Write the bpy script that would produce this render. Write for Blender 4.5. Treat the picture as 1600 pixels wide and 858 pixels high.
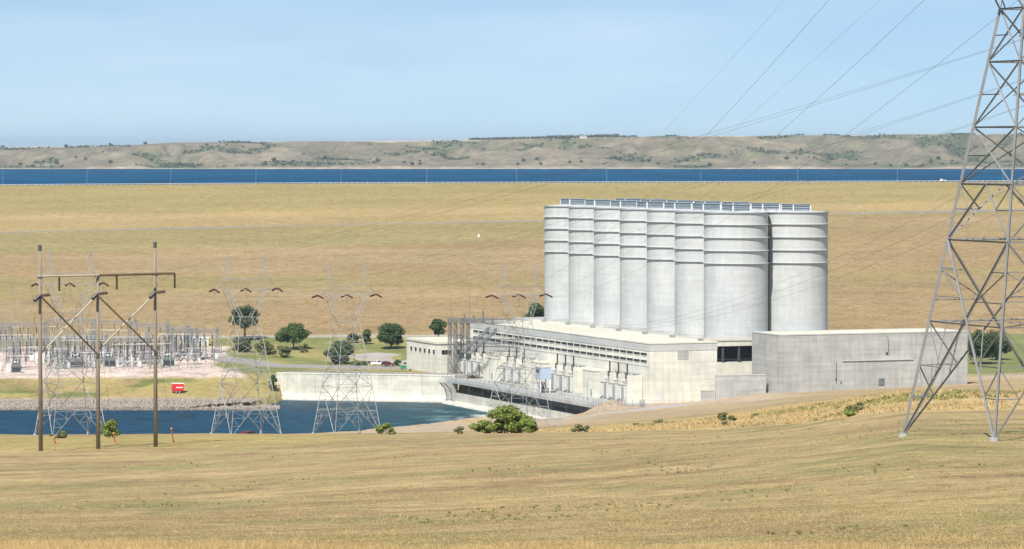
import bpy, math, random
import numpy as np
from mathutils import Vector, Matrix
random.seed(7)
RNG = np.random.default_rng(11)
for o in list(bpy.data.objects): bpy.data.objects.remove(o)
scene = bpy.context.scene
COL = scene.collection

# ------------------------------------------------------------ camera
F = 5560.0                       # focal length in pixels of a 1600 px wide frame
CX, CY, HOR = 800.0, 429.0, 233.0
ZC = 100.0                       # eye height above datum
PITCH = math.atan((CY - HOR) / F)
cam_d = bpy.data.cameras.new('camera')
cam_d.sensor_width = 36.0
cam_d.lens = 36.0 * F / 1600.0
cam_d.clip_start = 0.5
cam_d.clip_end = 40000
cam = bpy.data.objects.new('camera', cam_d)
cam.location = (0, 0, ZC)
cam.rotation_euler = (math.pi / 2 - PITCH, 0, 0)
COL.objects.link(cam)
scene.camera = cam
scene.render.resolution_x = 1024
scene.render.resolution_y = 549

# ------------------------------------------------------------ sky and sun
SUN_EL = math.radians(50)
SUN_H = Vector((-0.34, -0.94)).normalized()     # horizontal direction towards the sun
world = bpy.data.worlds.new('World')
scene.world = world
world.use_nodes = True
wn, wl = world.node_tree.nodes, world.node_tree.links
for n in list(wn): wn.remove(n)
w_out = wn.new('ShaderNodeOutputWorld')
w_bg = wn.new('ShaderNodeBackground')
w_bg.inputs['Strength'].default_value = 0.088
sky = wn.new('ShaderNodeTexSky')
sky.sky_type = 'NISHITA'
sky.sun_disc = False
sky.sun_elevation = SUN_EL
sky.sun_rotation = math.atan2(SUN_H.x, SUN_H.y)
sky.altitude = 500
sky.air_density = 1.0
sky.dust_density = 0.25
sky.ozone_density = 3.0
w_tc = wn.new('ShaderNodeTexCoord')
w_map = wn.new('ShaderNodeMapping')
w_map.inputs['Scale'].default_value = (5.0, 5.0, 26.0)
w_no = wn.new('ShaderNodeTexNoise')
w_no.inputs['Scale'].default_value = 1.3
w_no.inputs['Detail'].default_value = 5
w_rp = wn.new('ShaderNodeMapRange')
w_rp.inputs['From Min'].default_value = 0.42
w_rp.inputs['From Max'].default_value = 0.8
w_rp.inputs['To Min'].default_value = 0.0
w_rp.inputs['To Max'].default_value = 0.3
w_mix = wn.new('ShaderNodeMix')
w_mix.data_type = 'RGBA'
w_mix.inputs['B'].default_value = (8.4, 9.0, 9.6, 1)
w_add = wn.new('ShaderNodeVectorMath'); w_add.operation = 'ADD'
w_add.inputs[1].default_value = (0, 0, 0.085)          # look past the white band low over the horizon
w_nrm = wn.new('ShaderNodeVectorMath'); w_nrm.operation = 'NORMALIZE'
wl.new(w_tc.outputs['Generated'], w_add.inputs[0])
wl.new(w_add.outputs['Vector'], w_nrm.inputs[0])
wl.new(w_nrm.outputs['Vector'], sky.inputs['Vector'])
wl.new(w_tc.outputs['Generated'], w_map.inputs['Vector'])
wl.new(w_map.outputs['Vector'], w_no.inputs['Vector'])
wl.new(w_no.outputs['Fac'], w_rp.inputs['Value'])
wl.new(w_rp.outputs['Result'], w_mix.inputs['Factor'])
wl.new(sky.outputs['Color'], w_mix.inputs['A'])
wl.new(w_mix.outputs['Result'], w_bg.inputs['Color'])
wl.new(w_bg.outputs['Background'], w_out.inputs['Surface'])

sun_d = bpy.data.lights.new('sun', 'SUN')
sun_d.energy = 4.7
sun_d.angle = math.radians(0.53)
sun_d.color = (1.0, 0.955, 0.88)
sun_o = bpy.data.objects.new('sun', sun_d)
to_sun = Vector((SUN_H.x * math.cos(SUN_EL), SUN_H.y * math.cos(SUN_EL), math.sin(SUN_EL)))
sun_o.rotation_euler = to_sun.to_track_quat('Z', 'Y').to_euler()
sun_o.location = (0, 0, 400)
COL.objects.link(sun_o)

scene.view_settings.view_transform = 'Standard'
scene.view_settings.look = 'None'
scene.view_settings.exposure = 0.45
scene.view_settings.gamma = 1.0
scene.view_settings.use_curve_mapping = False
scene.cycles.volume_bounces = 0
scene.cycles.max_bounces = 6

# ------------------------------------------------------------ helpers
def P(px, py, d):
    """world point seen at photo pixel (px, py) at depth d"""
    a, b = (px - CX) / F, (CY - py) / F
    c, s = math.cos(PITCH), math.sin(PITCH)
    k = c + b * s
    return Vector((a * d / k, d, ZC + d * (b * c - s) / k))

def ypix(d, z):
    t = (z - ZC) / d
    return CY - F * np.tan(np.arctan(t) + PITCH)

def zpix(d, py):
    return ZC + d * np.tan(np.arctan((CY - py) / F) - PITCH)

def hash2(ix, iy, seed):
    n = (ix * 374761393 + iy * 668265263 + seed * 974634547) & 0x7fffffff
    n = ((n ^ (n >> 13)) * 1274126177) & 0x7fffffff
    return ((n ^ (n >> 16)) & 0xffff) / 65535.0

def vnoise(x, y, seed=0):
    x = np.asarray(x, float); y = np.asarray(y, float)
    ix = np.floor(x).astype(np.int64); iy = np.floor(y).astype(np.int64)
    fx = x - ix; fy = y - iy
    fx = fx * fx * (3 - 2 * fx); fy = fy * fy * (3 - 2 * fy)
    a = hash2(ix, iy, seed); b = hash2(ix + 1, iy, seed)
    c = hash2(ix, iy + 1, seed); d = hash2(ix + 1, iy + 1, seed)
    return (a * (1 - fx) + b * fx) * (1 - fy) + (c * (1 - fx) + d * fx) * fy

def fbm(x, y, seed=0, octv=4):
    s = 0; a = 0.5; t = 0
    for i in range(octv):
        s = s + a * vnoise(x * 2 ** i, y * 2 ** i, seed + i * 17); t += a; a *= 0.5
    return s / t

def sstep(a, b, x):
    t = np.clip((x - a) / (b - a), 0, 1)
    return t * t * (3 - 2 * t)

MATS = {}
def new_mat(name):
    m = bpy.data.materials.new(name); m.use_nodes = True
    MATS[name] = m
    nt = m.node_tree
    return m, nt.nodes, nt.links, nt.nodes['Principled BSDF']

def mat(name, col, rough=0.7, metal=0.0, var=0.18, scale=1.0, bump=0.0, stretch=(1, 1, 1), spec=0.3, fine=0.0, coords='pos'):
    m, N, L, B = new_mat(name)
    B.inputs['Roughness'].default_value = rough
    B.inputs['Metallic'].default_value = metal
    B.inputs['Specular IOR Level'].default_value = spec
    if coords == 'pos':
        g = N.new('ShaderNodeNewGeometry'); src = g.outputs['Position']
    else:
        g = N.new('ShaderNodeTexCoord'); src = g.outputs['Object']
    mp = N.new('ShaderNodeMapping'); mp.inputs['Scale'].default_value = stretch
    L.new(src, mp.inputs['Vector'])
    no = N.new('ShaderNodeTexNoise'); no.inputs['Scale'].default_value = scale
    no.inputs['Detail'].default_value = 6; no.inputs['Roughness'].default_value = 0.6
    L.new(mp.outputs['Vector'], no.inputs['Vector'])
    mr = N.new('ShaderNodeMapRange')
    mr.inputs['From Min'].default_value = 0.25; mr.inputs['From Max'].default_value = 0.75
    mr.inputs['To Min'].default_value = 1 - var; mr.inputs['To Max'].default_value = 1 + var
    L.new(no.outputs['Fac'], mr.inputs['Value'])
    mul = N.new('ShaderNodeVectorMath'); mul.operation = 'SCALE'
    mul.inputs[0].default_value = col
    L.new(mr.outputs['Result'], mul.inputs['Scale'])
    L.new(mul.outputs['Vector'], B.inputs['Base Color'])
    if bump:
        bp = N.new('ShaderNodeBump'); bp.inputs['Strength'].default_value = bump
        bp.inputs['Distance'].default_value = 0.3
        L.new(no.outputs['Fac'], bp.inputs['Height'])
        L.new(bp.outputs['Normal'], B.inputs['Normal'])
    return m

def attr_mat(name, rough=0.9, s1=0.12, v1=0.22, s2=1.2, v2=0.28, stretch=(1, 1, 1), bump=0.4, bdist=0.3, spec=0.15):
    """vertex colour (soil and plant colours) broken up by two noises"""
    m, N, L, B = new_mat(name)
    B.inputs['Roughness'].default_value = rough
    B.inputs['Specular IOR Level'].default_value = spec
    at = N.new('ShaderNodeAttribute'); at.attribute_name = 'Col'
    g = N.new('ShaderNodeNewGeometry')
    mp = N.new('ShaderNodeMapping'); mp.inputs['Scale'].default_value = stretch
    L.new(g.outputs['Position'], mp.inputs['Vector'])
    prev = at.outputs['Color']; last = None
    for s, v, det in ((s1, v1, 6), (s2, v2, 8)):
        no = N.new('ShaderNodeTexNoise'); no.inputs['Scale'].default_value = s
        no.inputs['Detail'].default_value = det; no.inputs['Roughness'].default_value = 0.72
        L.new(mp.outputs['Vector'], no.inputs['Vector'])
        mr = N.new('ShaderNodeMapRange')
        mr.inputs['From Min'].default_value = 0.28; mr.inputs['From Max'].default_value = 0.72
        mr.inputs['To Min'].default_value = 1 - v; mr.inputs['To Max'].default_value = 1 + v
        L.new(no.outputs['Fac'], mr.inputs['Value'])
        sc = N.new('ShaderNodeVectorMath'); sc.operation = 'SCALE'
        L.new(prev, sc.inputs[0]); L.new(mr.outputs['Result'], sc.inputs['Scale'])
        prev = sc.outputs['Vector']; last = no
    L.new(prev, B.inputs['Base Color'])
    if bump:
        bp = N.new('ShaderNodeBump'); bp.inputs['Strength'].default_value = bump
        bp.inputs['Distance'].default_value = bdist
        L.new(last.outputs['Fac'], bp.inputs['Height'])
        L.new(bp.outputs['Normal'], B.inputs['Normal'])
    return m

def concrete_mat(name, col, lift=1.6, line=0.1, stain=0.16, joint=0.0):
    """board-formed concrete: pour lines, streaks running down, blotches"""
    m, N, L, B = new_mat(name)
    B.inputs['Roughness'].default_value = 0.88
    B.inputs['Specular IOR Level'].default_value = 0.2
    g = N.new('ShaderNodeNewGeometry')
    fac = None
    def noise(scale, stretch, lo, hi, det=5):
        mp = N.new('ShaderNodeMapping'); mp.inputs['Scale'].default_value = stretch
        L.new(g.outputs['Position'], mp.inputs['Vector'])
        no = N.new('ShaderNodeTexNoise'); no.inputs['Scale'].default_value = scale
        no.inputs['Detail'].default_value = det; no.inputs['Roughness'].default_value = 0.65
        L.new(mp.outputs['Vector'], no.inputs['Vector'])
        mr = N.new('ShaderNodeMapRange')
        mr.inputs['From Min'].default_value = 0.3; mr.inputs['From Max'].default_value = 0.7
        mr.inputs['To Min'].default_value = lo; mr.inputs['To Max'].default_value = hi
        L.new(no.outputs['Fac'], mr.inputs['Value'])
        return mr.outputs['Result'], no
    def mulf(a, b):
        k = N.new('ShaderNodeMath'); k.operation = 'MULTIPLY'
        L.new(a, k.inputs[0]); L.new(b, k.inputs[1]); return k.outputs[0]
    a, n1 = noise(0.12, (1, 1, 1), 1 - stain, 1 + stain * 0.7)
    b, n2 = noise(0.8, (1, 1, 0.12), 1 - stain * 0.7, 1 + stain * 0.5)
    c, n3 = noise(0.25, (0.25, 0.25, 3.2), 1 - stain * 0.6, 1 + stain * 0.6)
    fac = mulf(mulf(a, b), c)
    sp = N.new('ShaderNodeSeparateXYZ'); L.new(g.outputs['Position'], sp.inputs['Vector'])
    dv = N.new('ShaderNodeMath'); dv.operation = 'DIVIDE'; dv.inputs[1].default_value = lift
    L.new(sp.outputs['Z'], dv.inputs[0])
    fr = N.new('ShaderNodeMath'); fr.operation = 'FRACT'; L.new(dv.outputs[0], fr.inputs[0])
    lt = N.new('ShaderNodeMath'); lt.operation = 'LESS_THAN'; lt.inputs[1].default_value = 0.1
    L.new(fr.outputs[0], lt.inputs[0])
    ml = N.new('ShaderNodeMath'); ml.operation = 'MULTIPLY_ADD'
    ml.inputs[1].default_value = -line; ml.inputs[2].default_value = 1.0
    L.new(lt.outputs[0], ml.inputs[0])
    fac = mulf(fac, ml.outputs[0])
    sc = N.new('ShaderNodeVectorMath'); sc.operation = 'SCALE'; sc.inputs[0].default_value = col
    L.new(fac, sc.inputs['Scale']); L.new(sc.outputs['Vector'], B.inputs['Base Color'])
    bp = N.new('ShaderNodeBump'); bp.inputs['Strength'].default_value = 0.25; bp.inputs['Distance'].default_value = 0.15
    L.new(n2.outputs['Fac'], bp.inputs['Height']); L.new(bp.outputs['Normal'], B.inputs['Normal'])
    return m

def water_mat(name, col, wscale, bump, rough=0.3, spec=0.3, attr=False, stretch=(1, 1, 1), bd=1.0):
    m, N, L, B = new_mat(name)
    B.inputs['Roughness'].default_value = rough
    B.inputs['Specular IOR Level'].default_value = spec
    g = N.new('ShaderNodeNewGeometry')
    mp = N.new('ShaderNodeMapping'); mp.inputs['Scale'].default_value = stretch
    L.new(g.outputs['Position'], mp.inputs['Vector'])
    no = N.new('ShaderNodeTexNoise'); no.inputs['Scale'].default_value = wscale
    no.inputs['Detail'].default_value = 5; no.inputs['Roughness'].default_value = 0.6
    L.new(mp.outputs['Vector'], no.inputs['Vector'])
    mr = N.new('ShaderNodeMapRange')
    mr.inputs['From Min'].default_value = 0.3; mr.inputs['From Max'].default_value = 0.7
    mr.inputs['To Min'].default_value = 0.3; mr.inputs['To Max'].default_value = 1.9
    L.new(no.outputs['Fac'], mr.inputs['Value'])
    sc = N.new('ShaderNodeVectorMath'); sc.operation = 'SCALE'
    if attr:
        at = N.new('ShaderNodeAttribute'); at.attribute_name = 'Col'
        L.new(at.outputs['Color'], sc.inputs[0])
    else:
        sc.inputs[0].default_value = col
    L.new(mr.outputs['Result'], sc.inputs['Scale'])
    L.new(sc.outputs['Vector'], B.inputs['Base Color'])
    bp = N.new('ShaderNodeBump'); bp.inputs['Strength'].default_value = bump; bp.inputs['Distance'].default_value = bd
    L.new(no.outputs['Fac'], bp.inputs['Height']); L.new(bp.outputs['Normal'], B.inputs['Normal'])
    return m

def leaf_mat(name, col, var=0.35, up=False):
    m, N, L, B = new_mat(name)
    B.inputs['Roughness'].default_value = 0.6
    B.inputs['Specular IOR Level'].default_value = 0.2
    g = N.new('ShaderNodeNewGeometry')
    mr = N.new('ShaderNodeMapRange')
    mr.inputs['To Min'].default_value = 1 - var; mr.inputs['To Max'].default_value = 1 + var
    L.new(g.outputs['Random Per Island'], mr.inputs['Value'])
    sc = N.new('ShaderNodeVectorMath'); sc.operation = 'SCALE'; sc.inputs[0].default_value = col
    L.new(mr.outputs['Result'], sc.inputs['Scale']); L.new(sc.outputs['Vector'], B.inputs['Base Color'])
    if up:      # thin blades let light through
        tr_ = N.new('ShaderNodeBsdfTranslucent'); mx = N.new('ShaderNodeMixShader'); mx.inputs[0].default_value = 0.5
        L.new(sc.outputs['Vector'], tr_.inputs['Color'])
        L.new(B.outputs[0], mx.inputs[1]); L.new(tr_.outputs[0], mx.inputs[2])
        L.new(mx.outputs[0], N['Material Output'].inputs['Surface'])
    return m

class MB:
    """collects primitive shapes into one mesh"""
    def __init__(self): self.v = []; self.f = []
    def box(self, x0, x1, y0, y1, z0, z1):
        b = len(self.v)
        self.v += [(x0, y0, z0), (x1, y0, z0), (x1, y1, z0), (x0, y1, z0), (x0, y0, z1), (x1, y0, z1), (x1, y1, z1), (x0, y1, z1)]
        for q in ((0, 3, 2, 1), (4, 5, 6, 7), (0, 1, 5, 4), (1, 2, 6, 5), (2, 3, 7, 6), (3, 0, 4, 7)):
            self.f.append(tuple(b + i for i in q))
        return self
    def prism(self, pts, z0, z1):
        """vertical prism over a ground polygon (counter-clockwise)"""
        b = len(self.v); n = len(pts)
        self.v += [(p[0], p[1], z0) for p in pts] + [(p[0], p[1], z1) for p in pts]
        self.f.append(tuple(b + i for i in reversed(range(n)))); self.f.append(tuple(b + n + i for i in range(n)))
        for i in range(n):
            j = (i + 1) % n
            self.f.append((b + i, b + j, b + n + j, b + n + i))
        return self
    def extrude(self, prof, axis, t0, t1):
        """profile (list of 2D) extruded along an axis: 'x' profile in (y,z), 'y' profile in (x,z)"""
        b = len(self.v); n = len(prof)
        for t in (t0, t1):
            for p in prof:
                self.v.append((t, p[0], p[1]) if axis == 'x' else (p[0], t, p[1]))
        self.f.append(tuple(b + i for i in range(n))); self.f.append(tuple(b + n + i for i in reversed(range(n))))
        for i in range(n):
            j = (i + 1) % n
            self.f.append((b + j, b + i, b + n + i, b + n + j))
        return self
    def cyl(self, p, q, r0, r1=None, n=10, caps=True):
        r1 = r0 if r1 is None else r1
        p = Vector(p); q = Vector(q); d = (q - p)
        if d.length < 1e-6: return self
        d.normalize()
        a = d.cross(Vector((0, 0, 1)) if abs(d.z) < 0.9 else Vector((1, 0, 0))).normalized()
        c = d.cross(a)
        b = len(self.v)
        for (o, r) in ((p, r0), (q, r1)):
            for i in range(n):
                t = 2 * math.pi * i / n
                self.v.append(tuple(o + a * (r * math.cos(t)) + c * (r * math.sin(t))))
        for i in range(n):
            j = (i + 1) % n
            self.f.append((b + i, b + n + i, b + n + j, b + j))
        if caps:
            self.f.append(tuple(b + i for i in range(n))); self.f.append(tuple(b + n + i for i in reversed(range(n))))
        return self
    def bar(self, p, q, w): return self.cyl(p, q, w * 0.7, w * 0.7, 4)
    def lathe(self, prof, n=48, c=(0, 0)):
        """profile of (r, z) turned about the vertical through c"""
        b = len(self.v); m = len(prof)
        for (r, z) in prof:
            for i in range(n):
                t = 2 * math.pi * i / n
                self.v.append((c[0] + r * math.cos(t), c[1] + r * math.sin(t), z))
        for k in range(m - 1):
            for i in range(n):
                j = (i + 1) % n
                self.f.append((b + k * n + i, b + k * n + j, b + (k + 1) * n + j, b + (k + 1) * n + i))
        return self
    def sheds(self, p, q, r, k=6, core=0.45):
        """insulator string: discs on a core between p and q"""
        p = Vector(p); q = Vector(q)
        self.cyl(p, q, r * core, r * core, 6)
        for i in range(k):
            a = p.lerp(q, (i + 0.15) / k); b2 = p.lerp(q, (i + 0.7) / k)
            self.cyl(a, b2, r, r * 0.7, 8)
        return self
    def lattice(self, p, q, w, bays, t, w2=None):
        """square lattice column or beam from p to q"""
        p = Vector(p); q = Vector(q); w2 = w if w2 is None else w2
        d = (q - p).normalized()
        a = d.cross(Vector((0, 0, 1)) if abs(d.z) < 0.9 else Vector((0, 1, 0))).normalized(); c = d.cross(a)
        def corner(k, s):
            h = (w * (1 - s) + w2 * s) / 2
            sx, sy = ((1, 1), (-1, 1), (-1, -1), (1, -1))[k % 4]
            return p.lerp(q, s) + a * (h * sx) + c * (h * sy)
        for k in range(4):
            self.bar(corner(k, 0), corner(k, 1), t)
            for i in range(bays):
                s0, s1 = i / bays, (i + 1) / bays
                if i % 2: self.bar(corner(k, s0), corner(k + 1, s1), t * 0.6)
                else: self.bar(corner(k + 1, s0), corner(k, s1), t * 0.6)
                self.bar(corner(k, s1), corner(k + 1, s1), t * 0.5)
        return self
    def mesh(self, name, smooth=False):
        me = bpy.data.meshes.new(name)
        me.from_pydata([tuple(p) for p in self.v], [], self.f)
        me.update()
        if smooth: me.polygons.foreach_set('use_smooth', [True] * len(me.polygons))
        return me
    def build(self, name, m, parent=None, smooth=False):
        return obj(name, self.mesh(name, smooth), m, parent)

def obj(name, me, m=None, parent=None):
    if m is not None and not me.materials: me.materials.append(MATS[m] if isinstance(m, str) else m)
    o = bpy.data.objects.new(name, me); COL.objects.link(o)
    if parent is not None: o.parent = parent
    return o

def tag(o, label=None, cat=None, group=None, kind=None):
    if label: o['label'] = label
    if cat: o['category'] = cat
    if group: o['group'] = group
    if kind: o['kind'] = kind
    return o

def thing(name, label, cat, loc=(0, 0, 0), rz=0.0, group=None):
    o = bpy.data.objects.new(name, None); COL.objects.link(o)
    o.empty_display_size = 0.5
    o.location = loc; o.rotation_euler = (0, 0, rz)
    return tag(o, label, cat, group)

def copy_tree(o, parent=None):
    c = o.copy(); COL.objects.link(c); c.parent = parent
    for ch in list(o.children): copy_tree(ch, c)
    return c

def np_mesh(name, verts, faces, m, cols=None, smooth=False):
    me = bpy.data.meshes.new(name)
    verts = np.asarray(verts, np.float32); faces = np.asarray(faces, np.int32)
    k = faces.shape[1]
    me.vertices.add(len(verts)); me.vertices.foreach_set('co', verts.ravel())
    me.loops.add(faces.size); me.loops.foreach_set('vertex_index', faces.ravel())
    me.polygons.add(len(faces)); me.polygons.foreach_set('loop_start', np.arange(0, faces.size, k, dtype=np.int32))
    if smooth: me.polygons.foreach_set('use_smooth', np.ones(len(faces), bool))
    me.update(calc_edges=True); me.validate()
    if cols is not None:
        at = me.color_attributes.new('Col', 'FLOAT_COLOR', 'POINT')
        c4 = np.ones((len(verts), 4), np.float32); c4[:, :3] = cols
        at.data.foreach_set('color', c4.ravel())
    me.materials.append(MATS[m])
    return me

def grid_faces(nr, nc):
    r, c = np.meshgrid(np.arange(nr - 1), np.arange(nc - 1), indexing='ij')
    i = (r * nc + c).ravel()
    return np.stack([i, i + 1, i + nc + 1, i + nc], 1)

def mixc(c, new, w):
    return c * (1 - w[..., None]) + np.array(new) * w[..., None]

# ------------------------------------------------------------ materials
attr_mat('field_grass', s1=0.06, v1=0.2, s2=0.7, v2=0.46, stretch=(0.8, 1, 1), bump=0.5, bdist=0.3)
attr_mat('dam_grass', s1=0.015, v1=0.14, s2=0.3, v2=0.38, stretch=(0.7, 1, 2.0), bump=0.5, bdist=0.8)
attr_mat('hill_grass', s1=0.006, v1=0.18, s2=0.04, v2=0.45, bump=0.6, bdist=4.0)
water_mat('lake_water', (0.0, 0.056, 0.125), 0.02, 0.3, rough=0.9, spec=0.0, stretch=(0.6, 1, 1))
water_mat('river_water', (0.006, 0.05, 0.12), 0.3, 0.5, rough=0.4, spec=0.03, attr=True, stretch=(0.5, 1, 1), bd=0.5)
concrete_mat('concrete_cream', (0.66, 0.645, 0.555), 1.8, 0.07, 0.16)
concrete_mat('concrete_end', (0.68, 0.665, 0.575), 1.8, 0.07, 0.17)
concrete_mat('concrete_grey', (0.42, 0.42, 0.395), 1.5, 0.12, 0.2)
concrete_mat('concrete_band', (0.49, 0.5, 0.475), 3.0, 0.03, 0.1)
concrete_mat('concrete_wall', (0.58, 0.565, 0.48), 2.2, 0.05, 0.22)
mat('roof_gravel', (0.62, 0.585, 0.47), 0.95, var=0.12, scale=0.35)
mat('roof_dull', (0.5, 0.46, 0.38), 0.95, var=0.15, scale=0.3)
concrete_mat('tank_steel', (0.5, 0.515, 0.5), 2.4, 0.06, 0.11)
mat('tank_ring', (0.5, 0.515, 0.5), 0.55, var=0.06, scale=0.5)
mat('vent_blue', (0.24, 0.29, 0.32), 0.6, var=0.2, scale=1.0)
mat('vent_dark', (0.1, 0.13, 0.15), 0.6, var=0.3, scale=1.5)
mat('white_paint', (0.78, 0.78, 0.76), 0.5, var=0.06, scale=1.0)
mat('window_glass', (0.02, 0.025, 0.03), 0.15, var=0.4, scale=0.7, spec=0.5)
mat('storey_shade', (0.02, 0.018, 0.014), 0.9, var=0.4, scale=1.0)
mat('galvanised', (0.2, 0.2, 0.197), 0.8, metal=0.0, var=0.22, scale=0.5)
mat('galv_dull', (0.33, 0.335, 0.32), 0.8, metal=0.0, var=0.25, scale=0.4)
mat('yard_steel', (0.25, 0.26, 0.26), 0.8, var=0.25, scale=0.4)
mat('tank_roof', (0.5, 0.51, 0.5), 0.7, var=0.3, scale=0.25)
mat('steel_grey', (0.3, 0.31, 0.31), 0.6, metal=0.2, var=0.2, scale=0.5)
mat('equip_grey', (0.27, 0.29, 0.29), 0.55, var=0.25, scale=0.6)
mat('equip_dark', (0.07, 0.08, 0.085), 0.55, var=0.3, scale=0.6)
mat('equip_pale', (0.62, 0.62, 0.58), 0.5, var=0.12, scale=0.6)
mat('equip_blue', (0.4, 0.5, 0.62), 0.5, var=0.1, scale=0.6)
mat('insulator_brown', (0.075, 0.022, 0.014), 0.3, var=0.3, scale=2.0, spec=0.5)
mat('insulator_dark', (0.03, 0.03, 0.032), 0.35, var=0.3, scale=2.0, spec=0.5)
mat('pole_wood', (0.25, 0.205, 0.155), 0.9, var=0.3, scale=1.2, stretch=(3, 3, 0.25), bump=0.5)
mat('pole_wood_dark', (0.13, 0.095, 0.06), 0.9, var=0.3, scale=1.5, stretch=(1, 1, 1))
mat('brace_wood_lit', (0.42, 0.38, 0.3), 0.85, var=0.2, scale=1.5)  # paler timber tone: the sunlit look is put into the colour
mat('wire', (0.1, 0.105, 0.11), 0.6, metal=0.3, var=0.05)
mat('orange_marker', (0.8, 0.27, 0.15), 0.6, var=0.1)
mat('red_paint', (0.6, 0.03, 0.035), 0.45, var=0.1, scale=1.0)
mat('maroon_paint', (0.12, 0.015, 0.02), 0.35, var=0.1, scale=1.0, spec=0.5)
mat('green_paint', (0.03, 0.22, 0.1), 0.5, var=0.1)
mat('tyre', (0.02, 0.02, 0.02), 0.9, var=0.1)
mat('asphalt', (0.3, 0.275, 0.25), 0.95, var=0.12, scale=0.3)
mat('road_pale', (0.4, 0.37, 0.33), 0.95, var=0.12, scale=0.3)
mat('bark', (0.12, 0.09, 0.065), 0.95, var=0.25, scale=2)
mat('rock', (0.3, 0.255, 0.21), 0.95, var=0.35, scale=0.9)
mat('rock_dark', (0.16, 0.14, 0.12), 0.95, var=0.35, scale=0.9)
leaf_mat('leaf_dark', (0.06, 0.1, 0.033))
leaf_mat('leaf_mid', (0.075, 0.12, 0.03))
leaf_mat('leaf_bright', (0.17, 0.215, 0.045))
leaf_mat('leaf_olive', (0.15, 0.165, 0.065))
leaf_mat('leaf_grey', (0.085, 0.105, 0.055))
leaf_mat('leaf_far', (0.095, 0.12, 0.075))
leaf_mat('grass_yellow', (0.68, 0.52, 0.26), 0.3, True)
leaf_mat('grass_tan', (0.58, 0.44, 0.21), 0.4, True)
leaf_mat('grass_olive', (0.4, 0.335, 0.15), 0.35, True)
leaf_mat('grass_green', (0.26, 0.27, 0.09), 0.3, True)

def tuft_mat(name):
    m, N, L, B = new_mat(name)
    B.inputs['Roughness'].default_value = 0.9; B.inputs['Specular IOR Level'].default_value = 0.1
    at = N.new('ShaderNodeAttribute'); at.attribute_name = 'Col'
    tr_ = N.new('ShaderNodeBsdfTranslucent'); mx = N.new('ShaderNodeMixShader'); mx.inputs[0].default_value = 0.5
    L.new(at.outputs['Color'], B.inputs['Base Color']); L.new(at.outputs['Color'], tr_.inputs['Color'])
    L.new(B.outputs[0], mx.inputs[1]); L.new(tr_.outputs[0], mx.inputs[2])
    L.new(mx.outputs[0], N['Material Output'].inputs['Surface'])
    return m
tuft_mat('tufts')

# ------------------------------------------------------------ layout of the power plant
# local frame of the powerhouse: x = across (away from the river), y = along the row of tanks
TH = math.atan2(0.3607, 0.9327)
VV = Vector((0.9327, 0.3607, 0)); UU = Vector((-0.3607, 0.9327, 0))
ORG = Vector((42.1, 1090.0, 0)); ZG = ZC - 77.8          # deck level
def LP(a, b, z=0.0):
    return ORG + VV * a + UU * b + Vector((0, 0, ZG + z))
ZW = ZC - 86.0                                            # tailwater level

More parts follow.
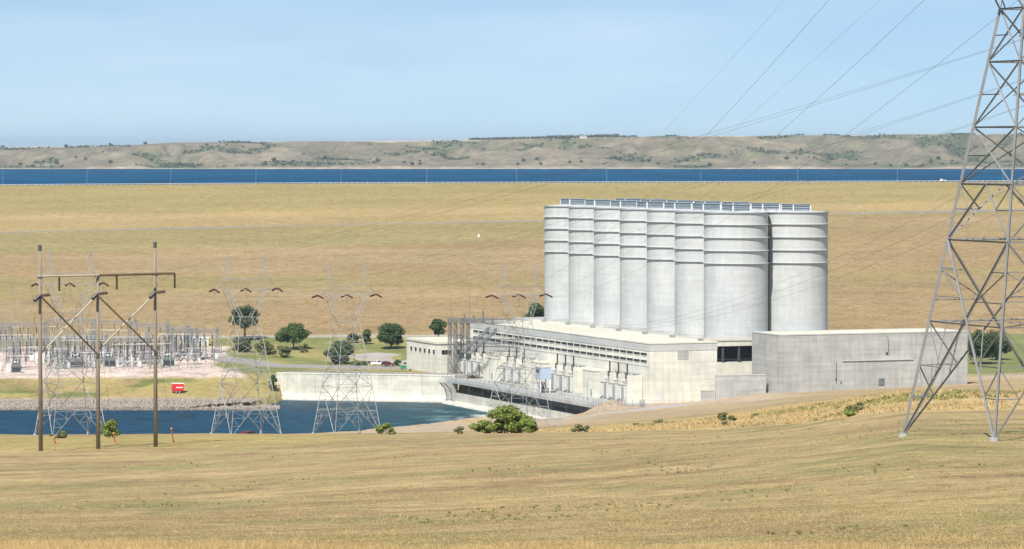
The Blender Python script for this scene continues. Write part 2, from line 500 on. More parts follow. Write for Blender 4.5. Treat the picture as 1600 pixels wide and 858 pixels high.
# ------------------------------------------------------------ terrain
rows = {
    3: [(0, 233 + F * 1.9 / 3)], 30: [(0, 233 + F * 5.2 / 30)], 60: [(0, 233 + F * 8.6 / 60)],
    100: [(0, 905), (640, 890), (1600, 866)],
    150: [(0, 832), (640, 815), (1100, 795), (1600, 768)],
    215: [(-500, 792), (0, 788), (300, 780), (640, 756), (950, 738), (1250, 708), (1430, 682), (1600, 683), (2100, 680)],
    240: [(0, 774), (300, 764), (640, 742), (950, 724), (1250, 697), (1430, 669), (1600, 668), (2100, 666)],
    300: [(0, 746), (300, 737), (640, 716), (950, 702), (1250, 682), (1350, 668), (1430, 656), (1600, 652), (2100, 650)],
    360: [(0, 722), (300, 714), (640, 697), (800, 691), (950, 687), (1100, 682), (1250, 668), (1320, 655), (1350, 647), (1430, 636), (1600, 632)],
    400: [(0, 704), (300, 698), (640, 686), (800, 681), (950, 679), (1100, 675), (1250, 660), (1310, 648), (1350, 630), (1430, 614), (1600, 617), (2100, 622)],
    420: [(0, 692), (300, 687), (640, 682), (800, 679), (950, 677.5), (1100, 672), (1250, 655), (1310, 643), (1350, 627), (1430, 612), (1600, 615), (2100, 620)],
    450: [(0, 687), (300, 684), (640, 680), (800, 677), (950, 676), (1100, 668), (1250, 648), (1310, 638), (1350, 624), (1430, 611), (1600, 613), (2100, 618)],
    600: [(0, 684), (300, 682), (640, 681), (800, 677), (950, 669), (1100, 656), (1250, 634), (1350, 624), (1430, 615), (1600, 612), (2100, 614)],
    760: [(0, 679), (300, 678), (640, 677), (800, 673), (950, 664), (1100, 650), (1250, 630), (1350, 620), (1430, 616), (1600, 611), (2100, 608)],
    850: [(0, 685), (300, 685), (640, 681), (800, 669), (950, 658), (1100, 645), (1250, 627), (1350, 618), (1430, 614), (1600, 608), (2100, 604)],
    950: [(0, 692), (300, 690), (640, 678), (800, 664), (950, 651), (1100, 640), (1250, 624), (1350, 616), (1430, 612), (1600, 606), (2100, 600)],
    1030: [(0, 694), (300, 690), (640, 677), (720, 672), (800, 664), (880, 656), (950, 646), (1100, 634), (1250, 620), (1350, 614), (1430, 610), (1600, 604), (2100, 598)],
    1075: [(0, 684), (300, 680), (560, 676), (640, 671), (720, 667), (800, 662), (880, 653), (950, 640), (1030, 636), (1100, 630), (1180, 618), (1250, 615), (1430, 607), (1600, 601), (2100, 595)],
    1105: [(0, 675), (560, 668), (640, 665), (720, 662), (800, 659), (880, 652), (940, 636), (1020, 624), (1100, 624), (1180, 613), (1250, 612), (1430, 605), (1600, 598), (2100, 592)],
    1150: [(0, 652), (640, 648), (860, 630), (950, 610), (1020, 608), (1250, 606), (1430, 598), (1600, 590), (2100, 585)],
    1175: [(0, 640.5), (400, 639), (430, 636), (700, 620), (1020, 600), (1250, 596), (1600, 584)],
    1185: [(0, 626), (300, 624), (400, 629), (440, 633), (560, 633), (700, 620), (1020, 596), (1600, 581)],
    1205: [(0, 610), (300, 606), (380, 612), (440, 620), (560, 620), (700, 600), (1020, 588), (1600, 577)],
    1219: [(0, 598), (300, 595), (380, 600), (440, 612), (560, 612), (700, 592), (1020, 583), (1600, 574)],
    1230: [(0, 588), (420, 583), (640, 582), (1020, 580), (1600, 571)],
    1300: [(0, 560), (420, 558), (640, 560), (1020, 558), (1600, 552)],
    1340: [(0, 545), (640, 544), (1020, 542), (1600, 538)],
    1400: [(0, 522), (640, 521), (1020, 520), (1600, 518)],
}
RD = np.array(sorted(rows))
PXC = np.array([-3000, -500, -200, 0, 150, 300, 420, 430, 500, 560, 640, 700, 720, 800, 860, 880, 940, 950, 1020, 1030, 1100, 1180, 1250, 1310, 1320, 1350, 1430, 1600, 2100, 4600], float)
TAB = np.array([np.interp(PXC, [p for p, _ in rows[d]], [y for _, y in rows[d]]) for d in RD])

def table_y(px, d):
    px = np.asarray(px, float); d = np.asarray(d, float)
    ri = np.clip(np.searchsorted(RD, d) - 1, 0, len(RD) - 2)
    # interpolate linearly in z between the rows
    d0 = RD[ri]; d1 = RD[ri + 1]; t = np.clip((d - d0) / (d1 - d0), 0, 1)
    ci = np.clip(np.searchsorted(PXC, px) - 1, 0, len(PXC) - 2)
    s = np.clip((px - PXC[ci]) / (PXC[ci + 1] - PXC[ci]), 0, 1)
    def zz(r):
        y = TAB[r, ci] * (1 - s) + TAB[r, ci + 1] * s
        return zpix(RD[r], y)
    return zz(ri) * (1 - t) + zz(ri + 1) * t

RIVER = np.array([(-900, 985), (-200, 1046), (-105, 1068), (-35.7, 1104), (-5.7, 1130), (14, 1101),
                  tuple(LP(-15.5, 4)[:2]), tuple(LP(-15.5, 130)[:2]), (-24, 1213.5), (-79.5, 1226.3), (-79.5, 1204), (-87, 1186), (-108, 1176.5), (-170, 1176.5), (-900, 1150)])
def river_dist(x, y):
    """signed distance to the river's edge, positive inside"""
    x = np.asarray(x, float); y = np.asarray(y, float)
    inside = np.zeros(x.shape, bool); dm = np.full(x.shape, 1e9)
    n = len(RIVER)
    for i in range(n):
        x0, y0 = RIVER[i]; x1, y1 = RIVER[(i + 1) % n]
        c = ((y0 > y) != (y1 > y)) & (x < (x1 - x0) * (y - y0) / (y1 - y0 + 1e-12) + x0)
        inside ^= c
        ex, ey = x1 - x0, y1 - y0
        t = np.clip(((x - x0) * ex + (y - y0) * ey) / (ex * ex + ey * ey), 0, 1)
        dm = np.minimum(dm, np.hypot(x - x0 - t * ex, y - y0 - t * ey))
    return np.where(inside, dm, -dm)

def ground_z(x, y):
    x = np.asarray(x, float); y = np.asarray(y, float)
    px = CX + F * x / np.maximum(y, 1.0)
    z = table_y(px, y)
    amp = np.clip(y / 260.0, 0.1, 1.0) * np.where(y > 1060, 0.4, 1.0)
    z = z + amp * ((fbm(x / 22.0, y / 30.0, 3) - 0.5) * 0.6 + (fbm(x / 5.0, y / 6.0, 9, 3) - 0.5) * 0.22)
    # hummock beside the end of the tailrace deck
    z = z + 3.0 * np.exp(-(((x - 29.5) / 6.5) ** 2 + ((y - 1066) / 11.0) ** 2))
    rd = river_dist(x, y)
    z = np.where(rd > 0, np.minimum(z, ZW - 0.6 - np.clip(rd, 0, 6) * 0.6), z)
    # level pad under the plant
    rel_a = (x - ORG.x) * VV.x + (y - ORG.y) * VV.y
    rel_b = (x - ORG.x) * UU.x + (y - ORG.y) * UU.y
    pad = (rel_a > -19) & (rel_a < 30) & (rel_b > -2) & (rel_b < 230) & (rd <= 0)
    z = np.where(pad, np.minimum(z, ZG - 0.15), z)
    return z

def gz(x, y): return float(ground_z(np.array([x]), np.array([y]))[0])
def on_ground(px, d):
    x = (px - CX) / F * d
    return Vector((x, d, gz(x, d)))

d_near = np.concatenate([np.geomspace(3, 100, 40)[:-1], np.geomspace(100, 1000, 230)[:-1], np.arange(1000, 1240, 2.5), np.arange(1240, 1401, 5.0)])
px_all = np.concatenate([np.linspace(-3000, -200, 24)[:-1], np.arange(-200, 1808, 6.0), np.linspace(1810, 4600, 24)])
DD, PX = np.meshgrid(d_near, px_all, indexing='ij')
XX = (PX - CX) / F * DD
ZZ = ground_z(XX, DD)
YP = ypix(DD, ZZ)

TAN = (0.355, 0.27, 0.128); YEL = (0.45, 0.33, 0.15); GRN = (0.24, 0.22, 0.09)
c = np.zeros(DD.shape + (3,)); c[:] = TAN
n1 = fbm(XX / 30, DD / 9, 21); n2 = fbm(XX / 70, DD / 26, 31); n3 = fbm(XX / 9, DD / 3.5, 41)
c = mixc(c, (0.41, 0.3, 0.15), sstep(0.5, 0.72, n2))
c = mixc(c, GRN, 0.9 * sstep(0.5, 0.68, n1) * sstep(0.35, 0.6, fbm(XX / 45, DD / 40, 61)))
c = mixc(c, (0.25, 0.165, 0.085), 0.7 * sstep(0.52, 0.7, n3))
c = mixc(c, (0.2, 0.2, 0.08), 0.55 * sstep(0.55, 0.68, fbm(XX / 6, DD / 5, 45)) * (1 - sstep(170, 330, DD)))
# greener strip near the poles, right down to the brow
c = mixc(c, (0.34, 0.27, 0.09), 0.7 * (sstep(360, 430, DD) * (1 - sstep(560, 700, DD)) * (1 - sstep(420, 700, PX))))
# unmown yellow grass past the mown edge
db = np.interp(PX, [640, 800, 950, 1100, 1250, 1350, 1430, 1600], [5000, 480, 460, 430, 385, 350, 338, 328])
un = sstep(-4, 6, DD - db + (n1 - 0.5) * 24) * (1 - sstep(640, 800, DD))
c = mixc(c, YEL, un)
c = mixc(c, (0.3, 0.26, 0.075), un * sstep(0.56, 0.7, fbm(XX / 14, DD / 22, 71)))
c = mixc(c, (0.24, 0.235, 0.075), un * sstep(1470, 1500, PX) * sstep(395, 405, DD) * (1 - sstep(430, 470, DD)) * 0.9)
# unmown fringe at the foot of the picture
fr = sstep(846, 852, YP + (fbm(XX / 4.5, DD / 5, 81) - 0.5) * 34)
c = mixc(c, (0.5, 0.32, 0.13), 0.8 * fr)
# bare pinkish earth by the plant and along the near bank
dirt = sstep(760, 900, DD) * (1 - sstep(1180, 1195, DD))
dirt = dirt * (1 - 0.5 * sstep(900, 960, PX) * (1 - sstep(985, 1040, DD)))
c = mixc(c, (0.42, 0.33, 0.235), dirt * 0.9)
c = mixc(c, (0.44, 0.33, 0.16), dirt * sstep(0.5, 0.65, fbm(XX / 18, DD / 30, 91)) * 0.7)
c = mixc(c, (0.36, 0.26, 0.12), sstep(1185, 1300, PX) * sstep(820, 900, DD) * (1 - sstep(1140, 1160, DD)) * 0.7)
# far bank of the river: riprap shelf, grass slope
bank = sstep(1186, 1192, DD) * (1 - sstep(1222, 1229, DD)) * (1 - sstep(425, 440, PX))
c = mixc(c, (0.33, 0.27, 0.1), bank)
c = mixc(c, (0.15, 0.17, 0.05), bank * sstep(0.5, 0.66, fbm(XX / 16, DD / 14, 101)))
c = mixc(c, (0.36, 0.25, 0.12), bank * sstep(0.55, 0.7, fbm(XX / 12, DD / 9, 111)) * 0.7)
rip = sstep(1168, 1172, DD) * (1 - sstep(1186, 1190, DD)) * (1 - sstep(430, 440, PX))
c = mixc(c, (0.32, 0.265, 0.21), rip)
# switchyard gravel
pad_e = 330 + (DD - 1228) * 0.25 + 55 * (1 - sstep(1228, 1262, DD))
grv = sstep(1224, 1229, DD + (n3 - 0.5) * 5) * (1 - sstep(1345, 1352, DD)) * (1 - sstep(pad_e - 6, pad_e + 10, PX + (n1 - 0.5) * 40))
c = mixc(c, (0.6, 0.49, 0.41), grv)
c = mixc(c, (0.45, 0.36, 0.3), grv * sstep(0.5, 0.65, n3))
# lawns and verges behind
back = sstep(1229, 1234, DD) * (1 - grv) * (1 - sstep(1130, 1140, PX) * (1 - sstep(1180, 1185, DD)))
c = mixc(c, (0.3, 0.26, 0.1), back)
c = mixc(c, (0.185, 0.2, 0.065), back * sstep(0.4, 0.56, fbm(XX / 30, DD / 22, 121)) * sstep(300, 360, PX))
c = mixc(c, (0.33, 0.25, 0.12), sstep(1340, 1350, DD) * (1 - sstep(300, 350, PX)))
c = mixc(c, (0.185, 0.2, 0.07), sstep(1500, 1508, PX) * sstep(1165, 1190, DD))
c = mixc(c, (0.36, 0.25, 0.12), sstep(1384, 1396, DD))
me = np_mesh('ground', np.stack([XX, DD, ZZ], -1).reshape(-1, 3), grid_faces(*DD.shape), 'field_grass', c.reshape(-1, 3), smooth=True)
tag(obj('ground', me), kind='structure')

# dam embankment ------------------------------------------------
def crest_d(px): return np.interp(px, [-900, 136, 1400, 2400], [2480, 2420, 2250, 2150])
def crest_y(px): return np.interp(px, [-900, 0, 500, 1000, 1600, 2400], [293, 290.5, 287.5, 286, 284.5, 283])
px_dam = np.concatenate([np.linspace(-3000, -200, 24)[:-1], np.arange(-200, 1808, 8.0), np.linspace(1810, 4600, 24)])
tt = np.linspace(0, 1, 150)
TT, PD = np.meshgrid(tt, px_dam, indexing='ij')
CD = crest_d(PD); CZ = zpix(CD, crest_y(PD))
XT = (PD - CX) / F * 1400.0
ZT = ground_z(XT, np.full_like(XT, 1400.0))
DA = 1400 + (CD - 1400) * TT
ZA = ZT + (CZ - ZT) * (TT + 0.05 * np.sin(TT * math.pi))
XA = (PD - CX) / F * DA
ZA = ZA + (fbm(XA / 60, DA / 45, 5) - 0.5) * 1.2 * np.sin(TT * math.pi) ** 0.5
YA = ypix(DA, ZA)
def berm_y(px): return np.interp(px, [-900, 0, 400, 800, 1500, 2400], [380, 364, 354.5, 346.5, 330, 312])
def band_y(px): return np.interp(px, [-900, 0, 400, 800, 1500, 2400], [342, 335, 331, 322, 316, 310])
n1 = fbm(XA / 130, DA / 40, 201); n2 = fbm(XA / 40, DA / 14, 211); n3 = fbm(XA / 300, DA / 60, 221)
c = np.zeros(DA.shape + (3,)); c[:] = (0.36, 0.25, 0.122)
c = mixc(c, (0.33, 0.26, 0.105), 0.8 * sstep(0.5, 0.68, n3))
c = mixc(c, (0.4, 0.29, 0.155), 0.7 * sstep(0.55, 0.75, n1))
c = mixc(c, (0.27, 0.2, 0.085), 0.5 * sstep(0.6, 0.75, n2))
wob = (n2 - 0.5) * 8
by = berm_y(PD); bn = band_y(PD)
gw = 26 * (1 - sstep(700, 1300, PD)) + 6
c = mixc(c, (0.325, 0.262, 0.11), 0.9 * sstep(-1, 1, YA - by) * (1 - sstep(gw - 5, gw + 4, YA - by + wob)))
c = mixc(c, (0.41, 0.295, 0.13), (1 - sstep(-0.8, 0.8, YA - by)))
c = mixc(c, (0.48, 0.35, 0.16), 0.6 * (1 - sstep(6, 14, YA - bn)) * sstep(-2, 2, YA - bn))
c = mixc(c, (0.36, 0.28, 0.112), (1 - sstep(-4, 4, YA - bn + wob)))
c = mixc(c, (0.4, 0.3, 0.12), 0.6 * (1 - sstep(-4, 4, YA - bn + wob)) * sstep(0.5, 0.7, n1))
c = c * np.array([0.88, 0.9, 0.9])
dam_col = c.copy(); dam_pos = np.stack([XA, DA, ZA], -1)
# over the crest and down to the lake
extra = []
for off, dz in ((6, 0.1), (14, 0.0), (60, -16)):
    extra.append((CD[-1] + off, CZ[-1] + dz))
DA2 = np.vstack([DA] + [e[0][None] for e in extra]); ZA2 = np.vstack([ZA] + [e[1][None] for e in extra])
PD2 = np.vstack([PD] + [PD[-1][None]] * 3)
c2 = np.concatenate([c] + [np.full((1,) + c.shape[1:], 0.3)] * 3, 0)
me = np_mesh('dam_embankment', np.stack([(PD2 - CX) / F * DA2, DA2, ZA2], -1).reshape(-1, 3), grid_faces(*DA2.shape), 'dam_grass', c2.reshape(-1, 3), smooth=True)
tag(obj('dam_embankment', me), kind='structure')

def dam_point(px, py):
    """point on the dam face seen at photo pixel"""
    cd = float(crest_d(px)); cz = float(zpix(cd, crest_y(px)))
    zt = gz((px - CX) / F * 1400.0, 1400.0)
    lo, hi = 0.0, 1.0
    for _ in range(40):
        t = (lo + hi) / 2; d = 1400 + (cd - 1400) * t; z = zt + (cz - zt) * (t + 0.05 * math.sin(t * math.pi))
        if ypix(d, z) > py: lo = t
        else: hi = t
    return Vector(((px - CX) / F * d, d, z))

def strip(name, pts, width, m, up=0.15, thick=0.5, updir=None):
    """road sheet along a list of 3D points"""
    vs, fs = [], []
    pts = [Vector(p) for p in pts]
    for i, p in enumerate(pts):
        d = pts[min(i + 1, len(pts) - 1)] - pts[max(i - 1, 0)]
        s = Vector((-d.y, d.x, 0)).normalized() * (width / 2)
        vs += [p + s + Vector((0, 0, up)), p - s + Vector((0, 0, up)), p + s + Vector((0, 0, up - thick)), p - s + Vector((0, 0, up - thick))]
    for i in range(len(pts) - 1):
        a, b = 4 * i, 4 * i + 4
        fs += [(a, a + 1, b + 1, b), (a + 2, a, b, b + 2), (a + 1, a + 3, b + 3, b + 1)]
    mb = MB(); mb.v = [tuple(v) for v in vs]; mb.f = fs
    return tag(mb.build(name, m), kind='structure')
strip('berm_road', [dam_point(px, float(berm_y(px))) for px in range(-300, 2000, 60)], 3.2, 'asphalt', up=0.4, thick=2.5)
crest_pts = [Vector(((px - CX) / F * (crest_d(px) + 6), crest_d(px) + 6, zpix(crest_d(px), crest_y(px)))) for px in range(-400, 2100, 50)]
strip('crest_road', crest_pts, 9.0, 'road_pale', up=0.35, thick=1.5)

# lake -----------------------------------------------------------
ZL = ZC - 37.0
pl = np.concatenate([np.linspace(-3000, 0, 12)[:-1], np.linspace(0, 1600, 40), np.linspace(1600, 4600, 12)[1:]])
dl = np.linspace(0, 1, 30)
TL, PLx = np.meshgrid(dl, pl, indexing='ij')
DL = crest_d(PLx) + 30 + (7400 - crest_d(PLx) - 30) * TL
me = np_mesh('lake', np.stack([(PLx - CX) / F * DL, DL, np.full_like(DL, ZL)], -1).reshape(-1, 3), grid_faces(*DL.shape), 'lake_water')
tag(obj('lake', me), kind='structure')

# far hills -------------------------------------------------------
ph = np.concatenate([np.linspace(-1500, -100, 40)[:-1], np.arange(-100, 1704, 3.0), np.linspace(1705, 3100, 40)])
dh = np.concatenate([np.arange(6560, 7900, 16.0), np.linspace(7900, 9000, 12)[1:], np.array([10000, 12000, 15000, 20000])])
DH, PH = np.meshgrid(dh, ph, indexing='ij')
XH = (PH - CX) / F * DH
def sky_y(px): return np.interp(px, [-1500, 0, 100, 200, 270, 400, 540, 740, 965, 1100, 1300, 1600, 3100], [233, 230, 229, 226, 221.5, 220, 219, 217, 212, 210.5, 209.5, 207.5, 205])
shore = 6640 + 60 * (fbm(XH / 500, XH * 0, 301) - 0.5)
prof = np.clip((DH - shore) / 900.0, -0.2, 1)
top = zpix(7600.0, sky_y(PH)) - ZL
warp = (fbm(XH / 260, DH / 260, 311) - 0.5) * 160
rid = 1 - np.abs(2 * fbm((XH + warp * 1.5 + (DH - 7100) * 0.35) / 190, (DH + warp) / 520, 321, 4) - 1)
rid2 = fbm(XH / 90, DH / 90, 331, 4)
pr = np.where(prof < 0, prof, prof ** 0.8)
ZH = ZL + top * pr * 0.96 - 0.5
ZH += np.where(prof > 0, ((rid - 0.72) * 85 + (rid2 - 0.5) * 30) * np.sin(np.clip(prof, 0, 1) * math.pi) ** 0.7, 0)
ZH = np.where(prof < 0, ZL + prof * 40, np.maximum(ZH, ZL + 0.8 + 6 * np.clip(prof * 8, 0, 1)))
ZH = np.minimum(ZH, zpix(DH, sky_y(PH) + 1.2 + 5.0 * np.clip(1 - prof, 0, 1)))
ZH += np.where(DH > 7600, (DH - 7600) * 0.0008 * (1 - sstep(0, 250, PH) * 0.0), 0)
c = np.zeros(DH.shape + (3,)); c[:] = (0.2, 0.175, 0.122)
c = mixc(c, (0.26, 0.22, 0.15), sstep(0.45, 0.7, rid2))
c = mixc(c, (0.18, 0.17, 0.1), 0.7 * sstep(0.5, 0.66, fbm(XH / 160, DH / 120, 341)))
gul = sstep(0.62, 0.48, rid) if False else (1 - sstep(0.42, 0.62, rid))
wood = np.clip(gul * sstep(0.36, 0.54, fbm(XH / 300, DH / 260, 351)) + 0.9 * sstep(0.62, 0.72, fbm(XH / 110, DH / 90, 361)), 0, 1) * sstep(0.01, 0.05, prof) * (1 - sstep(0.93, 1.0, prof))
c = mixc(c, (0.13, 0.145, 0.085), 0.8 * (1 - sstep(0.5, 0.74, rid)) * (prof < 0.97))
c = mixc(c, (0.1, 0.125, 0.065), 0.8 * wood)
c = mixc(c, (0.52, 0.43, 0.3), sstep(0.97, 1.0, prof))
c = mixc(c, (0.5, 0.42, 0.32), (1 - sstep(0.0, 0.02, prof)) * 0.8)
me = np_mesh('hills', np.stack([XH, DH, ZH], -1).reshape(-1, 3), grid_faces(*DH.shape), 'hill_grass', c.reshape(-1, 3), smooth=True)
tag(obj('hills', me), kind='structure')
hill_pts = np.stack([XH, DH, ZH], -1)

# river ------------------------------------------------------------
pr_ = np.arange(-1200, 960, 12.0); dr_ = np.arange(985, 1236, 3.0)
DR, PR = np.meshgrid(dr_, pr_, indexing='ij')
XR = (PR - CX) / F * DR
c = np.zeros(DR.shape + (3,)); c[:] = (0.001, 0.036, 0.066)
nn = fbm(XR / 14, DR / 22, 401); 
gr = sstep(-90, -15, XR) * sstep(0.3, 0.6, nn + 0.12)
c = mixc(c, (0.012, 0.05, 0.055), gr * 0.8)
tail = sstep(-45, -8, XR) * sstep(0.56, 0.7, fbm(XR / 6, DR / 12, 411))
c = mixc(c, (0.1, 0.2, 0.2), tail * 0.7)
boil = np.exp(-(((XR + 7) / 9) ** 2 + ((DR - 1140) / 9) ** 2)) + 0.8 * np.exp(-(((XR - 2) / 6) ** 2 + ((DR - 1128) / 7) ** 2))
c = mixc(c, (0.72, 0.78, 0.76), np.clip(boil * 1.6, 0, 1) * sstep(0.5, 0.64, fbm(XR / 2.2, DR / 5, 421)) * 0.8)
me = np_mesh('river', np.stack([XR, DR, np.full_like(DR, ZW)], -1).reshape(-1, 3), grid_faces(*DR.shape), 'river_water', c.reshape(-1, 3))
tag(obj('river', me), kind='structure')

# paved yard and roads near the plant --------------------------------
def path(pts, n=12):
    out = []
    for i in range(len(pts) - 1):
        for k in range(n):
            t = k / n
            px = pts[i][0] * (1 - t) + pts[i + 1][0] * t; d = pts[i][1] * (1 - t) + pts[i + 1][1] * t
            out.append(on_ground(px, d))
    out.append(on_ground(*pts[-1])); return out
strip('road', path([(-250, 1378), (330, 1386), (700, 1388), (900, 1390)], 14), 7.0, 'road_pale', up=0.35, thick=1.2)
strip('access_road', path([(330, 1300), (420, 1262), (520, 1252), (640, 1250)], 10), 12.0, 'asphalt', up=0.4, thick=1.5)
strip('parking_yard', path([(560, 1312), (600, 1305), (650, 1300)], 6), 22.0, 'road_pale', up=0.45, thick=1.5)
strip('dirt_track', path([(840, 1068), (900, 1040), (1000, 1030), (1085, 1060)], 10), 9.0, 'road_pale', up=0.12, thick=0.8)

# ------------------------------------------------------------ haze-free sky is above; now the built things
# ------------------------------------------------------------ powerhouse
ph = thing('powerhouse', 'long cream concrete powerhouse with flat pale roof and two rows of slot windows', 'building', (ORG.x, ORG.y, ZG), TH)
PHL, PHW, PHH = 157.0, 22.8, 18.0
# lower walls, then the smoother band above the slot windows (2 cm proud)
MB().box(0, PHW, 0, PHL, -1.0, 15.8).build('wall', 'concrete_end', ph)
MB().box(-0.12, PHW + 0.1, -0.1, PHL + 0.1, 15.8, 18.0).build('fascia', 'concrete_band', ph)
MB().box(0.4, PHW - 0.4, 0.4, PHL - 0.4, 18.0, 18.12).build('roof', 'roof_gravel', ph)
MB().box(-0.25, 0.4, -0.25, PHL, 18.0, 18.35).box(0.4, PHW + 0.2, -0.25, 0.4, 18.0, 18.35).box(PHW - 0.4, PHW + 0.2, 0.4, PHL, 18.0, 18.35).build('coping', 'concrete_cream', ph)
MB().box(-0.09, -0.001, 0.0, PHL, 10.95, 11.25).build('string_course', 'concrete_band', ph)
w_me = MB().box(-0.05, 0.05, -2.3, 2.3, 0.15, 0.95).mesh('window')
fr_m = MB().box(-0.36, 0.0, -2.35, 2.35, 0.95, 1.03).extrude([(-0.001, 0.0), (-0.001, 0.15), (-0.12, 0.0)], 'y', -2.3, 2.3).mesh('hood')
bar_m = MB().box(-0.09, -0.04, -0.06, 0.06, 0.15, 0.95).mesh('mullion')
w_me.materials.append(MATS['window_glass']); fr_m.materials.append(MATS['concrete_band']); bar_m.materials.append(MATS['equip_dark'])
for zz in (14.2, 12.0):
    for i in range(28):
        w = obj('window', w_me, None, ph); w.location = (-0.001, 4.2 + 5.45 * i, zz)
        h = obj('hood', fr_m, None, w)
        obj('mullion', bar_m, None, w)
# roof vents along the back edge of the roof
for i in range(7):
    MB().box(PHW - 2.2, PHW - 0.9, 8 + 22 * i, 9.6 + 22 * i, 18.12, 18.9).build('roof_vent', 'equip_grey', ph)
# three slightly different panels on the end wall, a lower plinth
MB().box(9.5, 13.2, -0.06, -0.001, 13.0, 15.7).build('wall_patch', 'concrete_grey', ph)
MB().box(-0.15, PHW + 0.1, -0.18, -0.001, -0.8, 0.9).build('plinth', 'concrete_cream', ph)
MB().box(-0.18, -0.001, 0, PHL, -0.8, 0.9).build('plinth', 'concrete_cream', ph)
# door high on the end wall's far edge
MB().box(2.0, 4.2, -0.08, -0.0012, 0.9, 3.6).build('door', 'equip_pale', ph)
# transformer bays: blast walls (building) and transformers (things of their own)
BAYS = (15.5, 59.5, 103.0, 141.0)
for bi, bc in enumerate(BAYS):
    for k in range(4):
        y = bc - 10.5 + 7.0 * k
        MB().box(-5.2, -0.19, y - 0.25, y + 0.25, -0.9, 8.2).build('blast_wall', 'concrete_cream', ph)
    MB().box(-0.7, -0.182, bc - 10.2, bc + 10.2, 8.2, 8.8).build('bay_beam', 'concrete_band', ph)
for y0, y1, hh, dp in ((29.5, 39.5, 8.0, 6.0), (73.5, 84.0, 8.0, 6.0), (116, 125, 7.2, 6.5)):
    MB().box(-dp, -0.19, y0, y1, -0.9, hh).build('annex', 'concrete_cream', ph)
    MB().box(-dp - 0.15, -0.19, y0 - 0.15, y1 + 0.15, hh, hh + 0.3).build('annex_roof', 'roof_gravel', ph)
    MB().box(-dp - 0.05, -dp + 0.02, y0 + 2, y0 + 3.2, 0.1, 2.3).build('door', 'equip_grey', ph)

TR_LAB = ('nearest to the bare end wall', 'beside the pale blue cabin', 'behind the right lattice tower over the river', 'farthest along the deck near the gantry')
def transformer(bi, k, loc):
    lab = '%s cream transformer in the group %s' % (('first', 'middle', 'last')[k], TR_LAB[bi])
    t = thing('power_transformer', lab, 'transformer', loc, TH, 'transformers along the powerhouse front')
    MB().box(-2.0, 2.0, -2.1, 2.1, 0.4, 5.2).box(-2.15, 2.15, -2.25, 2.25, 5.2, 5.4).build('tank', 'equip_pale', t)
    MB().box(-2.3, 2.3, -2.4, 2.4, 0, 0.4).build('base', 'concrete_grey', t)
    for s in (-1.5, -0.5, 0.5, 1.5):
        MB().box(-2.9, -2.05, s - 0.12, s + 0.12, 1.0, 4.6).build('radiator_fin', 'equip_pale', t)
    MB().cyl((-2.4, -1.9, 0.6), (-2.4, -1.9, 5.0), 0.13, n=6).cyl((-2.5, -1.9, 4.9), (-2.5, 1.7, 4.9), 0.12, n=6).build('pipe', 'equip_grey', t)
    MB().cyl((-0.8, -1.6, 6.3), (-0.8, 1.6, 6.3), 0.5, n=12).box(-0.95, -0.65, -1.1, -0.9, 5.4, 5.9).box(-0.95, -0.65, 0.9, 1.1, 5.4, 5.9).build('conservator', 'equip_pale', t)
    MB().cyl((-2.95, -2.0, 0.3), (-2.95, -2.0, 6.6), 0.09, n=6).cyl((-2.95, -2.0, 6.6), (-0.4, -2.0, 6.9), 0.09, n=6).box(-3.3, -2.92, 0.9, 1.7, 0.6, 2.2).build('conduit', 'equip_pale', t)
    MB().sheds((0.4, 0.9, 5.4), (0.4, 0.9, 11.6), 0.34, 9, 0.6).build('bushing', 'insulator_dark', t)
    MB().sheds((-1.2, -1.7, 6.9), (-1.2, -1.7, 8.7), 0.3, 4, 0.6).build('arrester', 'insulator_dark', t)
for bi, bc in enumerate(BAYS):
    for k in range(3):
        transformer(bi, k, LP(-3.7, bc - 7 + 7 * k, 0.02))

# link between powerhouse and service building, with its dark open storey
lk = thing('link_building', 'recessed pale link with a dark open storey behind the bright end wall', 'building', LP(PHW + 0.2, 24, 0), TH)
MB().box(0, 26, 0, 16, -1, 10.2).build('wall', 'concrete_cream', lk)
MB().box(0, 26, 0, 16, 15.4, 17.0).build('upper_wall', 'concrete_cream', lk)
MB().box(-0.1, 26, -0.2, 16, 17.0, 17.3).build('roof', 'roof_dull', lk)
MB().box(0, 26, 5, 5.3, 10.2, 15.4).build('back_wall', 'storey_shade', lk)  # near-black colour stands in for shade inside the open storey
for i in range(5):
    MB().box(1.5 + 5.6 * i, 2.1 + 5.6 * i, 0.4, 1.0, 10.2, 15.4).build('column', 'equip_dark', lk)
MB().box(0, 26, 0.05, 0.15, 11.1, 11.25).box(0, 26, 0.05, 0.15, 10.6, 10.7).build('railing', 'equip_dark', lk)

# wing walls in front of the link
for nm, lab, p, q, zt in (('wing_wall', 'grey concrete wing wall between bright end wall and grey building', LP(19.5, -6.5), LP(35.5, -8.5), 8.2),
                          ('wing_wall', 'short low grey wing wall at foot of bright end wall', LP(15.0, -6.0), LP(19.0, -6.45), 3.6)):
    d = (q - p); ln = math.hypot(d.x, d.y)
    t = thing(nm, lab, 'wall', p, math.atan2(d.y, d.x))
    MB().box(0, ln, 0, 0.9, -6, zt).build('wall', 'concrete_grey', t)
    MB().box(-0.08, ln + 0.08, -0.08, 0.98, zt, zt + 0.25).build('coping', 'concrete_band', t)

